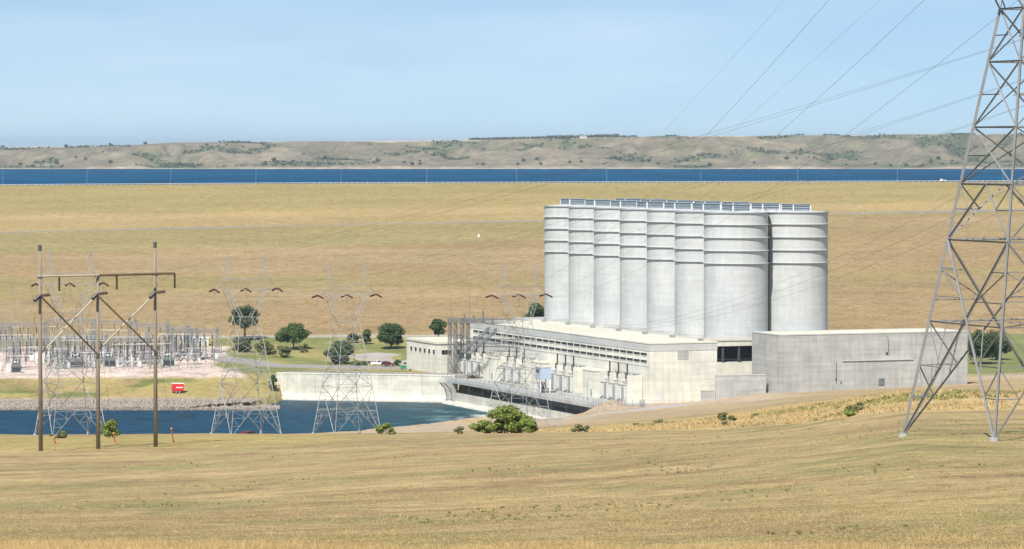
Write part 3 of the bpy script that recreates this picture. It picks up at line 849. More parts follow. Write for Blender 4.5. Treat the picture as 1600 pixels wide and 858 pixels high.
# ------------------------------------------------------------ service building on the right
C0 = Vector((82.1, 1090.0, 0))
sb = thing('service_building', 'plain grey board-marked concrete block with a small dark vent door', 'building', (C0.x, C0.y, ZC - 74.5), TH)
MB().box(0, 65, 0, 20, -6, 17.3).build('wall', 'concrete_grey', sb)
MB().box(0.5, 64.5, 0.5, 19.5, 17.3, 17.42).build('roof', 'roof_gravel', sb)
MB().box(-0.12, 65.12, -0.12, 0.5, 17.3, 17.62).box(-0.12, 0.5, 0.5, 20.1, 17.3, 17.62).box(64.5, 65.12, 0.5, 20.1, 17.3, 17.62).box(0.5, 64.5, 19.5, 20.1, 17.3, 17.62).build('coping', 'concrete_band', sb)
MB().box(19.5, 52, -0.7, -0.001, -6, 8.9).build('lower_block', 'concrete_grey', sb)
MB().box(21, 45.5, -1.0, -0.7, 9.0, 9.25).box(21, 45.5, -0.7, -0.001, 8.95, 9.25).build('ledge', 'concrete_band', sb)
MB().box(33.5, 35.6, -0.82, -0.702, 1.2, 3.5).build('door', 'equip_grey', sb)
for i in range(6):
    MB().box(33.6, 35.5, -0.88, -0.825, 1.3 + 0.36 * i, 1.42 + 0.36 * i).build('louvre', 'equip_dark', sb)
MB().box(36.4, 37.2, -0.06, -0.002, 10.6, 11.5).build('vent', 'equip_dark', sb)
for x in (19.3, 37.0):
    MB().cyl((x, -0.75 if x > 20 else -0.12, 8.8 if x < 20 else 11.5), (x, -0.12, 16.5 if x > 20 else 2), 0.07, n=6).build('downpipe', 'equip_dark', sb)
for x in (10, 29, 47, 57):
    MB().box(x - 0.04, x + 0.04, -0.03, -0.001, 9.3, 17.2).build('joint', 'equip_grey', sb)
for x, z in ((19.0, 3.2), (20.4, 2.2)):
    MB().box(x, x + 0.35, -0.9 if x > 19.5 else -0.2, -0.701 if x > 19.5 else -0.001, z, z + 0.6).build('lamp', 'equip_dark', sb)

# ------------------------------------------------------------ control building at the far end
cb = thing('control_building', 'low white flat-roofed building with a band of square windows by the river wall', 'building', LP(-12, PHL + 0.4, 0), TH)
MB().box(0, 21, 0, 32, -1, 10.2).build('wall', 'concrete_cream', cb)
MB().box(-0.35, 21, -0.35, 32.3, 10.2, 10.9).build('roof', 'roof_gravel', cb)
for i in range(6):
    w = MB().box(-0.04, 0.06, -0.85, 0.85, -0.8, 0.8).build('window', 'window_glass', cb); w.location = (-0.001, 3.6 + 4.7 * i, 7.3)
    MB().box(-0.2, 0.0, -0.95, 0.95, 0.8, 0.95).box(-0.16, 0.0, -0.95, 0.95, -0.95, -0.8).build('frame', 'white_paint', w)
for x, n in ((3.2, 3), (8.6, 3)):
    for k in range(n):
        w = MB().box(-0.6, 0.6, -0.04, 0.06, -0.8, 0.8).build('window', 'window_glass', cb); w.location = (x + 1.3 * k - 1.0, -0.001, 7.3)
        MB().box(-0.65, 0.65, -0.2, 0.0, 0.8, 0.95).build('frame', 'white_paint', w)
MB().box(5.2, 6.8, -0.07, -0.001, 0.1, 2.6).build('door', 'equip_grey', cb)

# ------------------------------------------------------------ tailrace deck
dk = thing('tailrace_deck', 'cantilevered concrete deck along the powerhouse with a dark shadow gap above water', 'deck', LP(0, 0, 0), TH)
DE = -20.0
MB().box(DE, -0.19, -4, 128, -0.9, -0.02).build('deck_slab', 'concrete_grey', dk)
MB().box(DE, DE + 0.35, -4, 128, -0.02, 1.0).build('parapet', 'concrete_band', dk)
MB().box(DE + 1.5, DE + 2.6, 0, 128, -9.5, -4.2).build('tailrace_wall', 'concrete_wall', dk)
MB().box(DE + 8.5, DE + 9.0, 0, 128, -4.2, -0.9).build('gallery_back', 'concrete_grey', dk)
MB().box(DE + 2.6, DE + 8.5, 0, 128, -4.6, -4.3).build('gallery_floor', 'concrete_grey', dk)
MB().extrude([(DE + 1.5, -9.6), (DE + 1.5, -6.9), (DE - 0.9, -7.7), (DE - 1.6, -9.6)], 'y', 0.2, 127.6).build('toe', 'concrete_wall', dk)
for i in range(11):
    MB().box(DE + 3.4, DE + 3.9, 2 + 12.4 * i, 2.5 + 12.4 * i, -4.3, -0.9).build('gallery_column', 'concrete_grey', dk)
for i in range(34):
    y = -3 + 3.9 * i
    MB().box(DE + 0.12, DE + 0.22, y, y + 0.1, 1.0, 1.75).build('rail_post', 'galvanised', dk)
MB().box(DE + 0.13, DE + 0.21, -4, 128, 1.75, 1.82).build('rail', 'galvanised', dk)
# the two big sloping buttresses at the upstream end
for y in (121, 126.2):
    MB().extrude([(DE + 1.5, -7.2), (DE + 1.5, -0.9), (DE - 2.4, -0.9), (DE - 0.3, -3.2), (DE + 0.5, -7.2)], 'y', y, y + 1.4).build('buttress', 'concrete_grey', dk)

# fence round the end of the deck
def fence(name, lab, pts, h, step, m='galvanised', group=None, posts_w=0.06):
    t = thing(name, lab, 'fence', pts[0], 0, group)
    o0 = Vector(pts[0])
    rail = MB()
    for i in range(len(pts) - 1):
        a = Vector(pts[i]) - o0; b = Vector(pts[i + 1]) - o0
        n = max(1, int((b - a).length / step))
        for k in range(n + (1 if i == len(pts) - 2 else 0)):
            p = a.lerp(b, k / n)
            MB().cyl(p, p + Vector((0, 0, h)), posts_w, posts_w, 5).build('post', m, t)
        for zz in (0.25, 0.5, 0.75, 1.0):
            rail.cyl(a + Vector((0, 0, h * zz)), b + Vector((0, 0, h * zz)), 0.018, 0.018, 3)
    rail.build('rails', m, t)
    return t
gp = lambda px, d: on_ground(px, d) + Vector((0, 0, -0.1))
fence('chain_link_fence', 'grey mesh fence over the grassy hump at the end of the deck', [gp(920, 1072), gp(940, 1060), gp(965, 1058), gp(1000, 1062), gp(1008, 1078)], 2.4, 2.2)

# retaining wall along the river -----------------------------------
rw = thing('retaining_wall', 'pale stained concrete river wall with a low ledge above dark water', 'wall', (-81, 1223, 0), math.atan2(-14, 59.3))
RWL = math.hypot(59.3, 14) + 2.5
MB().box(0, RWL, 0, 1.2, ZW - 4, ZC - 77.2).build('wall', 'concrete_wall', rw)
MB().box(-0.1, RWL, -0.15, 1.35, ZC - 77.2, ZC - 76.85).build('coping', 'concrete_cream', rw)
MB().extrude([(-4.5, ZW - 4), (-0.001, ZW - 4), (-0.001, ZW + 2.2), (-3.6, ZW + 0.9), (-4.3, ZW + 0.5)], 'x', -2, RWL).build('ledge', 'concrete_wall', rw)
for i in range(11):
    MB().box(2 + 5.6 * i, 2.35 + 5.6 * i, -0.16, -0.001, ZW + 2.3, ZC - 77.25).build('pilaster', 'concrete_cream', rw)
for i in range(24):
    MB().box(1 + 2.5 * i, 1.08 + 2.5 * i, 0.5, 0.58, ZC - 76.85, ZC - 75.9).build('rail_post', 'galvanised', rw)
MB().box(0.5, RWL - 0.5, 0.52, 0.56, ZC - 75.95, ZC - 75.9).box(0.5, RWL - 0.5, 0.52, 0.56, ZC - 76.4, ZC - 76.36).build('rail', 'galvanised', rw)
# paved walk behind it
m4 = Matrix.Translation((-81, 1223, 0)) @ Matrix.Rotation(math.atan2(-14, 59.3), 4, 'Z')
b = MB().box(-1, RWL + 4, 1.2, 16, ZW - 3, ZC - 77.3); b.v = [tuple(m4 @ Vector(p)) for p in b.v]
tag(b.build('river_walk', 'asphalt'), kind='structure')
# terrace the tanks stand on -----------------------------------------
tr = MB().box(48, 102, 60, 240, -1.5, 14.8); mt = Matrix.Translation((ORG.x, ORG.y, ZG)) @ Matrix.Rotation(TH, 4, 'Z')
tr.v = [tuple(mt @ Vector(p)) for p in tr.v]
tag(tr.build('terrace', 'concrete_grey'), kind='structure')

# ------------------------------------------------------------ surge tanks
TR_, THH = 10.65, 41.9
def make_tank():
    t = thing('surge_tank', 'x', 'tank', (0, 0, 0), TH, 'row of surge tanks')
    MB().lathe([(TR_, 0), (TR_, THH)], 96).build('shell', 'tank_steel', t, True)
    for i, h in enumerate((16.8, 12.6, 8.25, 3.95)):
        MB().lathe([(TR_ - 0.05, THH - h + 0.2), (TR_ + 0.62, THH - h + 0.12), (TR_ + 0.62, THH - h - 0.03), (TR_ - 0.05, THH - h - 0.05)], 96).build('ring', 'tank_ring', t)
    MB().lathe([(TR_ - 0.1, THH + 0.12), (TR_ + 0.36, THH + 0.12), (TR_ + 0.36, THH - 0.2), (TR_ - 0.1, THH - 0.22)], 96).build('rim', 'equip_grey', t)
    MB().lathe([(TR_ - 0.05, THH + 0.05), (TR_ * 0.5, THH + 0.55), (0.05, THH + 0.8)], 48).build('roof', 'tank_roof', t, True)
    MB().lathe([(TR_ + 0.25, -0.2), (TR_ + 0.25, 0.5), (TR_ - 0.05, 0.6)], 64).build('footing', 'concrete_grey', t)
    v = MB().box(-3.1, 3.1, -4.4, 4.4, THH + 0.5, THH + 2.55).build('vent_house', 'vent_dark', t)
    MB().box(-3.4, 3.4, -4.7, 4.7, THH + 2.55, THH + 2.75).build('vent_roof', 'vent_blue', v)
    for x in (-3.15, 3.15):
        for y in (-4.45, 4.45):
            MB().box(x - 0.16, x + 0.16, y - 0.16, y + 0.16, THH + 0.4, THH + 2.55).build('corner_post', 'white_paint', v)
    for k in range(3):
        z = THH + 0.62 + 0.66 * k
        MB().extrude([(-4.41, z), (-4.41, z + 0.42), (-4.62, z + 0.1)], 'x', -2.95, 2.95).build('louvre', 'vent_blue', v)
        MB().extrude([(-3.11, z), (-3.11, z + 0.42), (-3.32, z + 0.1)], 'y', -4.25, 4.25).build('louvre', 'vent_blue', v)
    # ladder up the side that faces the neighbouring row
    MB().box(TR_ + 0.05, TR_ + 0.3, -0.35, 0.35, THH - 0.5, THH + 0.9).build('hatch', 'equip_grey', t)
    return t
tank0 = make_tank()
ORD = ['nearest', 'second', 'third', 'fourth', 'fifth', 'sixth', 'farthest']
for r in range(2):
    for i in range(7):
        t = tank0 if (r == 0 and i == 0) else copy_tree(tank0)
        t.location = LP(64.6 + 22.1 * r, 76.9 + 24.0 * i, 14.8)
        where = 'left' if r == 0 else 'right'
        t['label'] = ('%s banded pale grey tank of the %s row, %s' % (ORD[i], where, ('behind the long powerhouse roof' if r == 0 else ('standing clear behind the grey block' if i == 0 else 'hidden but for its rooftop vent')))
                      if i in (0, 6) else '%s banded pale grey tank of the %s row counted from the camera' % (ORD[i], where))
# gangways between the two rows
for i in range(7):
    g = thing('gangway', '%s white gangway joining the paired tank tops, counted from the camera' % ORD[i], 'gangway', LP(64.6 + 11.05, 76.9 + 24.0 * i, 14.8 + THH), TH, 'gangways between tank rows')
    MB().box(-3.6, 3.6, -0.8, 0.8, 0.12, 0.32).build('walkway', 'white_paint', g)
    MB().box(-3.6, 3.6, -0.8, -0.74, 1.2, 1.28).box(-3.6, 3.6, 0.74, 0.8, 1.2, 1.28).build('handrail', 'galvanised', g)
    for x in (-3.4, 0, 3.4):
        MB().box(x - 0.05, x + 0.05, -0.8, -0.72, 0.32, 1.2).build('post', 'galvanised', g)

# ------------------------------------------------------------ take-off gantry at the far end of the deck
ga = thing('takeoff_gantry', 'pale steel lattice gantry rising beside the far end of the powerhouse', 'gantry', LP(-7, 147, 0), TH)
for x, y in ((-2.2, 0), (2.2, -0.6), (-2.2, 5.5), (2.2, 5.0)):
    MB().lattice((x, y, -0.2), (x, y, 19.0), 1.2, 14, 0.16, 0.9).build('column', 'galvanised', ga)
MB().lattice((-2.2, 6.5, 18.6), (-2.2, -44, 20.6), 1.5, 26, 0.15).build('beam', 'galvanised', ga)
MB().lattice((2.2, 6.0, 18.6), (2.2, -44, 20.6), 1.5, 26, 0.15).build('beam', 'galvanised', ga)
for y in (0, 5.5):
    MB().lattice((-2.4, y, 13.0), (2.4, y - 0.4, 13.0), 1.0, 5, 0.12).build('cross_beam', 'galvanised', ga)
for y in (-9, -18, -27, -36):
    MB().lattice((-2.2, y, 19), (-2.2, y, 23.5 if y == -27 else 21.5), 0.8, 4, 0.1, 0.3).build('stub', 'galvanised', ga)
for y in (-21, -28):
    MB().lattice((-1.0, y - 9, 17.5), (-5.5, y + 6, 8.6), 0.9, 14, 0.15).build('inclined_strut', 'steel_grey', ga)
    MB().box(-6.2, -4.8, y + 5.4, y + 6.8, 6.6, 8.8).build('strut_box', 'equip_dark', ga)
MB().cyl((-2.2, -14, 21), (-2.2, -14, 31), 0.1, 0.04, 6).build('mast', 'galvanised', ga)
MB().cyl((-2.2, 4.0, 19), (-2.2, 4.0, 27), 0.1, 0.04, 6).build('mast', 'galvanised', ga)

# pale blue cabin on legs ------------------------------------------
bc_ = thing('elevated_cabin', 'pale blue box cabin on white legs standing on the deck', 'cabin', LP(-14, 53.0, 0), TH)
MB().box(-1.9, 1.9, -2.1, 2.1, 4.6, 8.2).build('cabin', 'equip_blue', bc_)
MB().box(-2.05, 2.05, -2.25, 2.25, 8.2, 8.4).build('roof', 'equip_pale', bc_)
MB().box(-1.97, -1.901, -1.4, 1.4, 6.4, 7.6).build('window', 'window_glass', bc_)
for x in (-1.6, 1.6):
    for y in (-1.8, 1.8):
        MB().box(x - 0.18, x + 0.18, y - 0.18, y + 0.18, 0, 4.6).build('leg', 'white_paint', bc_)
MB().bar((-1.6, -1.8, 0.4), (-1.6, 1.8, 4.2), 0.16).bar((1.6, -1.8, 0.4), (-1.6, -1.8, 4.2), 0.16).build('brace', 'equip_dark', bc_)
MB().box(-0.9, 0.6, -0.4, 0.9, 0, 3.4).build('pump', 'equip_dark', bc_)

# lamp standards along the deck
for i in range(6):
    t = thing('deck_lamp', '%s slim lamp standard on the deck edge counted from the bare end wall' % ['first', 'second', 'third', 'fourth', 'fifth', 'sixth'][i], 'street lamp', LP(DE + 0.7, 3 + 21.0 * i, 0), TH, 'lamps along the deck')
    MB().cyl((0, 0, 0), (0, 0, 7.5), 0.09, 0.06, 8).build('pole', 'galvanised', t)
    MB().cyl((0, 0, 7.4), (1.3, 0, 7.9), 0.05, 0.05, 6).build('arm', 'galvanised', t)
    MB().box(1.1, 1.8, -0.14, 0.14, 7.82, 8.0).build('lamp_head', 'equip_pale', t)

# ------------------------------------------------------------ lattice towers
_bar = MB()
_prof = [(-0.5, -0.5), (0.5, -0.5), (0.5, -0.32), (-0.32, -0.32), (-0.32, 0.5), (-0.5, 0.5)]
_bar.v = [(x, y, 0) for x, y in _prof] + [(x, y, 1) for x, y in _prof]
_bar.f = [(5, 4, 3, 0), (3, 2, 1, 0), (6, 9, 10, 11), (6, 7, 8, 9)] + [(i, (i + 1) % 6, 6 + (i + 1) % 6, 6 + i) for i in range(6)]
ANGLE = {}
for mn in ('galvanised', 'galv_dull'):
    ANGLE[mn] = _bar.mesh('angle_bar'); ANGLE[mn].materials.append(MATS[mn])
def angle(parent, name, p, q, w, m, roll=0.0):
    p = Vector(p); q = Vector(q); d = q - p
    o = bpy.data.objects.new(name, ANGLE[m]); COL.objects.link(o); o.parent = parent
    o.matrix_local = Matrix.Translation(p) @ d.to_track_quat('Z', 'Y').to_matrix().to_4x4() @ Matrix.Rotation(roll, 4, 'Z') @ Matrix.Diagonal((w, w, d.length, 1))
    return o

def make_tower(label, loc, rz, hb, ht, levels, H, m='galv_dull', wf=1.0, big=False, group='lattice transmission towers', legdz=(0, 0, 0, 0), strings='brown'):
    """waist type tower: hb/ht half side at the ground and at the waist, levels up to the waist, H full height"""
    t = thing('transmission_tower', label, 'pylon', loc, rz, group)
    zw = levels[-1]
    sg = ((-1, -1), (1, -1), (1, 1), (-1, 1))
    def half(z): return hb + (ht - hb) * z / zw
    def cnr(k, z): h = half(z); return Vector((sg[k % 4][0] * h, sg[k % 4][1] * h, z))
    lw, bw, rw_ = 0.24 * wf, 0.15 * wf, 0.085 * wf
    for k in range(4):
        foot = cnr(k, 0) + Vector((0, 0, legdz[k]))
        angle(t, 'leg', foot, cnr(k, zw), lw, m, k * math.pi / 2)
        b = MB().cyl((foot.x, foot.y, foot.z - 1.2), (foot.x, foot.y, foot.z + 0.12), 0.34, 0.3, 12).build('footing', 'concrete_grey', t)
    for i, z in enumerate(levels[1:], 1):
        for k in range(4):
            angle(t, 'horizontal_strut', cnr(k, z), cnr(k + 1, z), bw * (0.95 if i in (2, 3) else 0.75), m, k)
    # bottom panel: X from feet over two levels, crossing at the first belt
    z1, z2, z3 = levels[1], levels[2], levels[3]
    for k in range(4):
        f0 = cnr(k, 0) + Vector((0, 0, legdz[k])); f1 = cnr(k + 1, 0) + Vector((0, 0, legdz[(k + 1) % 4]))
        angle(t, 'diagonal_brace', f0, cnr(k + 1, z2), bw * 1.15, m, k)
        angle(t, 'diagonal_brace', f1 + (cnr(k, z2) - f1).normalized() * 0.02, cnr(k, z2), bw * 1.15, m, k + 1)
        # redundant members
        A, B, Cc, D = cnr(k, z1), cnr(k + 1, z1), cnr(k, z2), cnr(k + 1, z2)
        for (fa, fb, leg) in ((f0, cnr(k + 1, z2), k), (f1, cnr(k, z2), k + 1)):
            for s in (0.2, 0.36):
                pz = fa.lerp(fb, s)
                angle(t, 'redundant_strut', pz, cnr(leg, pz.z), rw_, m, k)
            angle(t, 'redundant_strut', fa.lerp(fb, 0.36), cnr(leg, z1 * 1.0), rw_, m, k)
            angle(t, 'redundant_strut', fa.lerp(fb, 0.2), cnr(leg, fa.lerp(fb, 0.36).z), rw_, m, k)
        mid = (A + B) / 2
        for q in (0.25, 0.75):
            pz = A.lerp(B, q)
            angle(t, 'redundant_strut', pz, f0.lerp(D, 0.36) if q > 0.5 and False else (f0.lerp(D, 0.3) if q < 0.5 else f1.lerp(Cc, 0.3)), rw_, m, k)
        # upper half of the X: struts to the legs
        for (fa, fb, leg) in ((f0, D, k + 1), (f1, Cc, k)):
            for s in (0.7, 0.85):
                pz = fa.lerp(fb, s)
                angle(t, 'redundant_strut', pz, cnr(leg, pz.z), rw_, m, k)
            angle(t, 'redundant_strut', fa.lerp(fb, 0.7), cnr(leg, fa.lerp(fb, 0.85).z), rw_, m, k)
        # second panel: inverted V to the middle of the belt
        mid3 = (cnr(k, z3) + cnr(k + 1, z3)) / 2
        angle(t, 'diagonal_brace', cnr(k, z2), mid3, bw, m, k); angle(t, 'diagonal_brace', cnr(k + 1, z2), mid3, bw, m, k + 2)
        for (leg, cc) in ((k, cnr(k, z2)), (k + 1, cnr(k + 1, z2))):
            pz = cc.lerp(mid3, 0.55)
            angle(t, 'redundant_strut', pz, cnr(leg, pz.z), rw_, m, k); angle(t, 'redundant_strut', pz, cnr(leg, z3), rw_, m, k)
        # X panels up to the waist
        for i in range(3, len(levels) - 1):
            za, zb = levels[i], levels[i + 1]
            angle(t, 'diagonal_brace', cnr(k, za), cnr(k + 1, zb), bw * 0.75, m, k)
            angle(t, 'diagonal_brace', cnr(k + 1, za) + Vector((0, 0, 0.02)), cnr(k, zb), bw * 0.75, m, k + 1)
            if big:
                zm = (za + zb) / 2
                angle(t, 'redundant_strut', cnr(k, zm), (cnr(k, zm) + cnr(k + 1, zm)) / 2, rw_, m, k)
    # plan bracing at the belts
    for z in (z1, z3):
        angle(t, 'plan_brace', cnr(0, z), cnr(2, z), rw_, m); angle(t, 'plan_brace', cnr(1, z) + Vector((0, 0, 0.02)), cnr(3, z), rw_, m)
    # window: two leaning arms carrying the bridge, horns above
    s = H / 37.0
    zb1, zb2 = zw + 5.7 * s, zw + 8.0 * s
    ho = 4.9 * s; hi = 3.6 * s; wd = 0.75 * s
    for sx in (-1, 1):
        pts_o = [Vector((sx * ht, sy * ht, zw)) for sy in (-1, 1)]; top_o = [Vector((sx * ho, sy * wd, zb1)) for sy in (-1, 1)]
        pts_i = [Vector((sx * ht * 0.75, sy * ht, zw + 0.05)) for sy in (-1, 1)]; top_i = [Vector((sx * hi, sy * wd, zb1)) for sy in (-1, 1)]
        for j in range(2):
            angle(t, 'window_arm', pts_o[j], top_o[j], lw * 0.75, m); angle(t, 'window_arm', pts_i[j], top_i[j], lw * 0.6, m)
            n = 5
            for i in range(n):
                a0 = pts_o[j].lerp(top_o[j], i / n); b1 = pts_i[j].lerp(top_i[j], (i + 0.5) / n); a1 = pts_o[j].lerp(top_o[j], (i + 1) / n)
                angle(t, 'arm_lacing', a0, b1, rw_, m); angle(t, 'arm_lacing', b1, a1, rw_, m)
        for i in range(1, 5):
            angle(t, 'arm_lacing', pts_o[0].lerp(top_o[0], i / 5), pts_o[1].lerp(top_o[1], ((i + 1) / 5)), rw_, m)
        # horns
        tip = Vector((sx * 4.25 * s, 0, H))
        for xx in (ho, hi):
            for sy in (-1, 1):
                angle(t, 'horn', Vector((sx * xx, sy * wd, zb2)), tip, lw * 0.5, m)
        for f in (0.3, 0.55, 0.75):
            angle(t, 'arm_lacing', Vector((sx * ho, -wd, zb2)).lerp(tip, f), Vector((sx * hi, -wd, zb2)).lerp(tip, f), rw_, m)
            angle(t, 'arm_lacing', Vector((sx * ho, -wd, zb2)).lerp(tip, f), Vector((sx * hi, -wd, zb2)).lerp(tip, max(0, f - 0.25)), rw_, m)
        # cantilever ends of the bridge
        end = Vector((sx * 7.0 * s, 0, zb1 + 0.2))
        for sy in (-1, 1):
            angle(t, 'crossarm', Vector((sx * ho, sy * wd, zb1)), end, lw * 0.5, m)
            angle(t, 'crossarm', Vector((sx * ho, sy * wd, zb2)), end, lw * 0.45, m)
            angle(t, 'arm_lacing', Vector((sx * ho, sy * wd, zb1)), Vector((sx * ho, sy * wd, zb2)).lerp(end, 0.5), rw_, m)
    for sy in (-1, 1):
        for zz in (zb1, zb2):
            angle(t, 'bridge_chord', Vector((-ho, sy * wd, zz)), Vector((ho, sy * wd, zz)), lw * 0.55, m)
        n = 8
        for i in range(n):
            x0 = -ho + 2 * ho * i / n; x1 = -ho + 2 * ho * (i + 1) / n
            angle(t, 'bridge_lacing', Vector((x0, sy * wd, zb1 if i % 2 else zb2)), Vector((x1, sy * wd, zb2 if i % 2 else zb1)), rw_, m)
    ends = []
    for x in (-7.0 * s, 0, 7.0 * s):
        for sy in (-1, 1):
            a = Vector((x, sy * 0.3, zb1 + 0.1)); b = Vector((x, sy * 2.9, zb1 - 0.45))
            MB().sheds(a, b, 0.2, 10, 0.5).build('insulator', 'insulator_brown' if strings == 'brown' else 'insulator_dark', t)
        MB().sheds((x, 0, zb1 - 0.1), (x, 0, zb1 - 2.0), 0.1, 8, 0.5).build('jumper_string', 'equip_grey', t)
    t.matrix_basis = Matrix.Translation(loc) @ Matrix.Rotation(rz, 4, 'Z')
    tips = {}
    M = t.matrix_basis
    tips['c'] = [[M @ Vector((x, sy * 2.9, zb1 - 0.45)) for x in (-7.0 * s, 0, 7.0 * s)] for sy in (-1, 1)]
    tips['h'] = [M @ Vector((sx * 4.25 * s, 0, H)) for sx in (-1, 1)]
    return t, tips

# the big one at right
BD = 215.0
bt_x = (1611.6 - CX) / F * BD
bt_z = float(zpix(BD, 684.0))
rzb = math.radians(21.5)
ldz = []
for sx, sy in ((-1, -1), (1, -1), (1, 1), (-1, 1)):
    q = Matrix.Rotation(rzb, 2) @ Vector((sx * 5.65, sy * 5.65))
    ldz.append(gz(bt_x + q.x, BD + q.y) - bt_z + 0.1)
big_tower, big_tips = make_tower('tall galvanised lattice tower cut off by the right and top edges, on the mown field', (bt_x, BD, bt_z), rzb, 5.65, 1.4,
                                 [0, 6.95, 11.95, 15.35, 18.8, 22.75, 25.95], 39.0, m='galvanised', wf=0.74, big=True, legdz=ldz)
small_levels = [0, 5.2, 10.4, 13.6, 16.8, 20.2, 24.4]
TW = []
for (px, d, rz, lab, Hs) in ((109, 705, 26, 'lattice tower behind the wooden pole structure, leftmost over the river', 1.0),
                             (384, 738, 26, 'lattice tower by the river with a round tree behind its waist', 1.0),
                             (542, 772, 28, 'lattice tower in front of the pale river wall', 1.0),
                             (811, 800, 30, 'lattice tower in front of the long powerhouse beside the leafy bush', 1.0)):
    g = on_ground(px, d)
    baseY = {109: 684, 384: 680, 542: 674, 811: 662}[px]
    z = g.z
    lev = [l * Hs for l in small_levels]
    TW.append(make_tower(lab, (g.x, d, z), math.radians(rz), 5.6, 2.1, lev, 37.0, wf=0.62, strings='brown'))

# ------------------------------------------------------------ overhead wires
def wire(label, p, q, sag, r=0.03, n=40, group='overhead wires'):
    p = Vector(p); q = Vector(q)
    pts = [p.lerp(q, i / n) - Vector((0, 0, 4 * sag * (i / n) * (1 - i / n))) for i in range(n + 1)]
    d = (q - p).normalized(); a = d.cross(Vector((0, 0, 1))).normalized(); b = d.cross(a)
    mb = MB()
    for P_ in pts:
        for k in range(4):
            t = math.pi / 2 * k
            mb.v.append(tuple(P_ + a * (r * math.cos(t)) + b * (r * math.sin(t))))
    for i in range(n):
        for k in range(4):
            mb.f.append((4 * i + k, 4 * i + (k + 1) % 4, 4 * i + 4 + (k + 1) % 4, 4 * i + 4 + k))
    return tag(mb.build('power_line', 'wire'), label, 'power line', group)
side = ('left', 'middle', 'right')
for i in range(3):
    wire('%s of three steep conductors running down to the tower by the bush' % side[i], big_tips['c'][1][i], TW[3][1]['c'][0][i], 5.0, 0.0145)
for i in range(2):
    wire('%s thin shield wire crossing the sky to the tower by the bush' % ('left', 'right')[i], big_tips['h'][i], TW[3][1]['h'][i], 4.0, 0.009)
for i, (px, py) in enumerate(((2150, -90), (2150, -20), (2150, 40))):
    wire('%s of three shallow conductors passing behind the big tower at right' % ('upper', 'middle', 'lower')[i], P(px, py, 330), P(842 - 12 * i, 300 + 75 * i, 1195 - 20 * i) if False else LP(2.0, 100 + 12 * i, 20.4), 14.0, 0.018)
for j, (py, pd) in enumerate(((-119, 260), (-69, 262), (-38, 266))):
    for i in (1, 2):
        wire('%s conductor from the %s riverside tower rising shallowly past the big tower' % (side[i], ('leftmost', 'second', 'third')[j]), TW[j][1]['c'][0][i], P(2150 + 60 * (2 - i), py - 14 * (2 - i), pd), 3.0, 0.011)
# conductors from the small towers across to the switchyard and away to the right
for j, (dstpx, dd) in enumerate(((60, 1290), (200, 1290), (300, 1280))):
    for i in range(3):
        e = on_ground(dstpx + 22 * i, dd) + Vector((0, 0, 15))
        wire('%s conductor from the %s riverside tower back to the switchyard' % (side[i], ('leftmost', 'second', 'third')[j]), TW[j][1]['c'][1][i], e, 7.0, 0.016)
#PART3
# ------------------------------------------------------------ wooden pole structure at left
HD = 398.0
hp = [on_ground(62, 394), on_ground(152, 399), on_ground(242, 403)]
zt = [float(zpix(394, 384)), float(zpix(399, 430)), float(zpix(403, 379))]
hf = thing('wooden_pole_structure', 'three tall wooden poles joined by a crossarm and X braces on the field', 'power pole', hp[1])
o0 = hp[1]
hx = (hp[2] - hp[0]); hx.z = 0; hx.normalize(); hy = Vector((-hx.y, hx.x, 0))
def hz(py, i): return float(zpix((394, 399, 403)[i], py))
for i in range(3):
    b = hp[i] - o0
    MB().cyl(b + Vector((0, 0, -1)), Vector((b.x, b.y, zt[i] - o0.z)), 0.25, 0.165, 14).build('pole', 'pole_wood', hf, True)
    if i != 1:
        MB().cyl(Vector((b.x, b.y, zt[i] - o0.z - 0.55)), Vector((b.x, b.y, zt[i] - o0.z + 0.08)), 0.21, 0.19, 10).build('pole_cap', 'equip_dark', hf)
def hpt(px, py, i, off=0.0):
    p = P(px, py, (394, 399, 403)[i]) - o0
    return p + hy * off
MB().cyl(hpt(57, 432, 0, -0.32), hpt(152, 430, 1, -0.32), 0.12, n=8).build('crossarm', 'brace_wood_lit', hf)
MB().cyl(hpt(152.5, 430, 1, -0.32), hpt(271, 427, 2, -0.32), 0.14, n=8).build('crossarm', 'pole_wood_dark', hf)
for px, py, i in ((62, 432, 0), (152, 430, 1), (242, 428, 2)):
    MB().cyl(hpt(px, py + 2, i, -0.5), hpt(px, py + 2, i, 0.45), 0.1, n=6).build('bolt_plate', 'equip_dark', hf)
# X braces (bolted on opposite sides so that they do not meet)
def brace(a, b, m, off): MB().cyl(hpt(*a, off), hpt(*b, off), 0.1, n=6).build('brace', m, hf)
brace((62, 464, 0), (152, 556, 1), 'pole_wood_dark', -0.42)
brace((152, 464, 1), (64, 556, 0), 'brace_wood_lit', 0.42)
brace((152, 464, 1), (242, 552, 2), 'pole_wood_dark', -0.45)
brace((242, 462, 2), (152, 552, 1), 'brace_wood_lit', 0.42)
for px, py, i in ((90, 433, 0), (180, 431, 1), (270.5, 429, 2)):
    a = hpt(px, py, i, -0.35); MB().sheds(a, a + Vector((0, 0, -1.55)), 0.15, 10, 0.5).build('insulator', 'insulator_dark', hf)
for px, py, i in ((62, 462, 0), (152, 459, 1), (242, 457, 2)):
    a = hpt(px, py, i, -0.3)
    l = a + hx * -1.15 + hy * -0.5 + Vector((0, 0, -0.55)); r_ = a + hx * 0.95 + hy * -0.4 + Vector((0, 0, 0.1))
    MB().sheds(a + hx * -0.15, l, 0.24, 5, 0.4).build('strain_insulator', 'insulator_dark', hf)
    MB().sheds(a + hx * 0.1, r_, 0.24, 5, 0.4).build('strain_insulator', 'insulator_brown', hf)
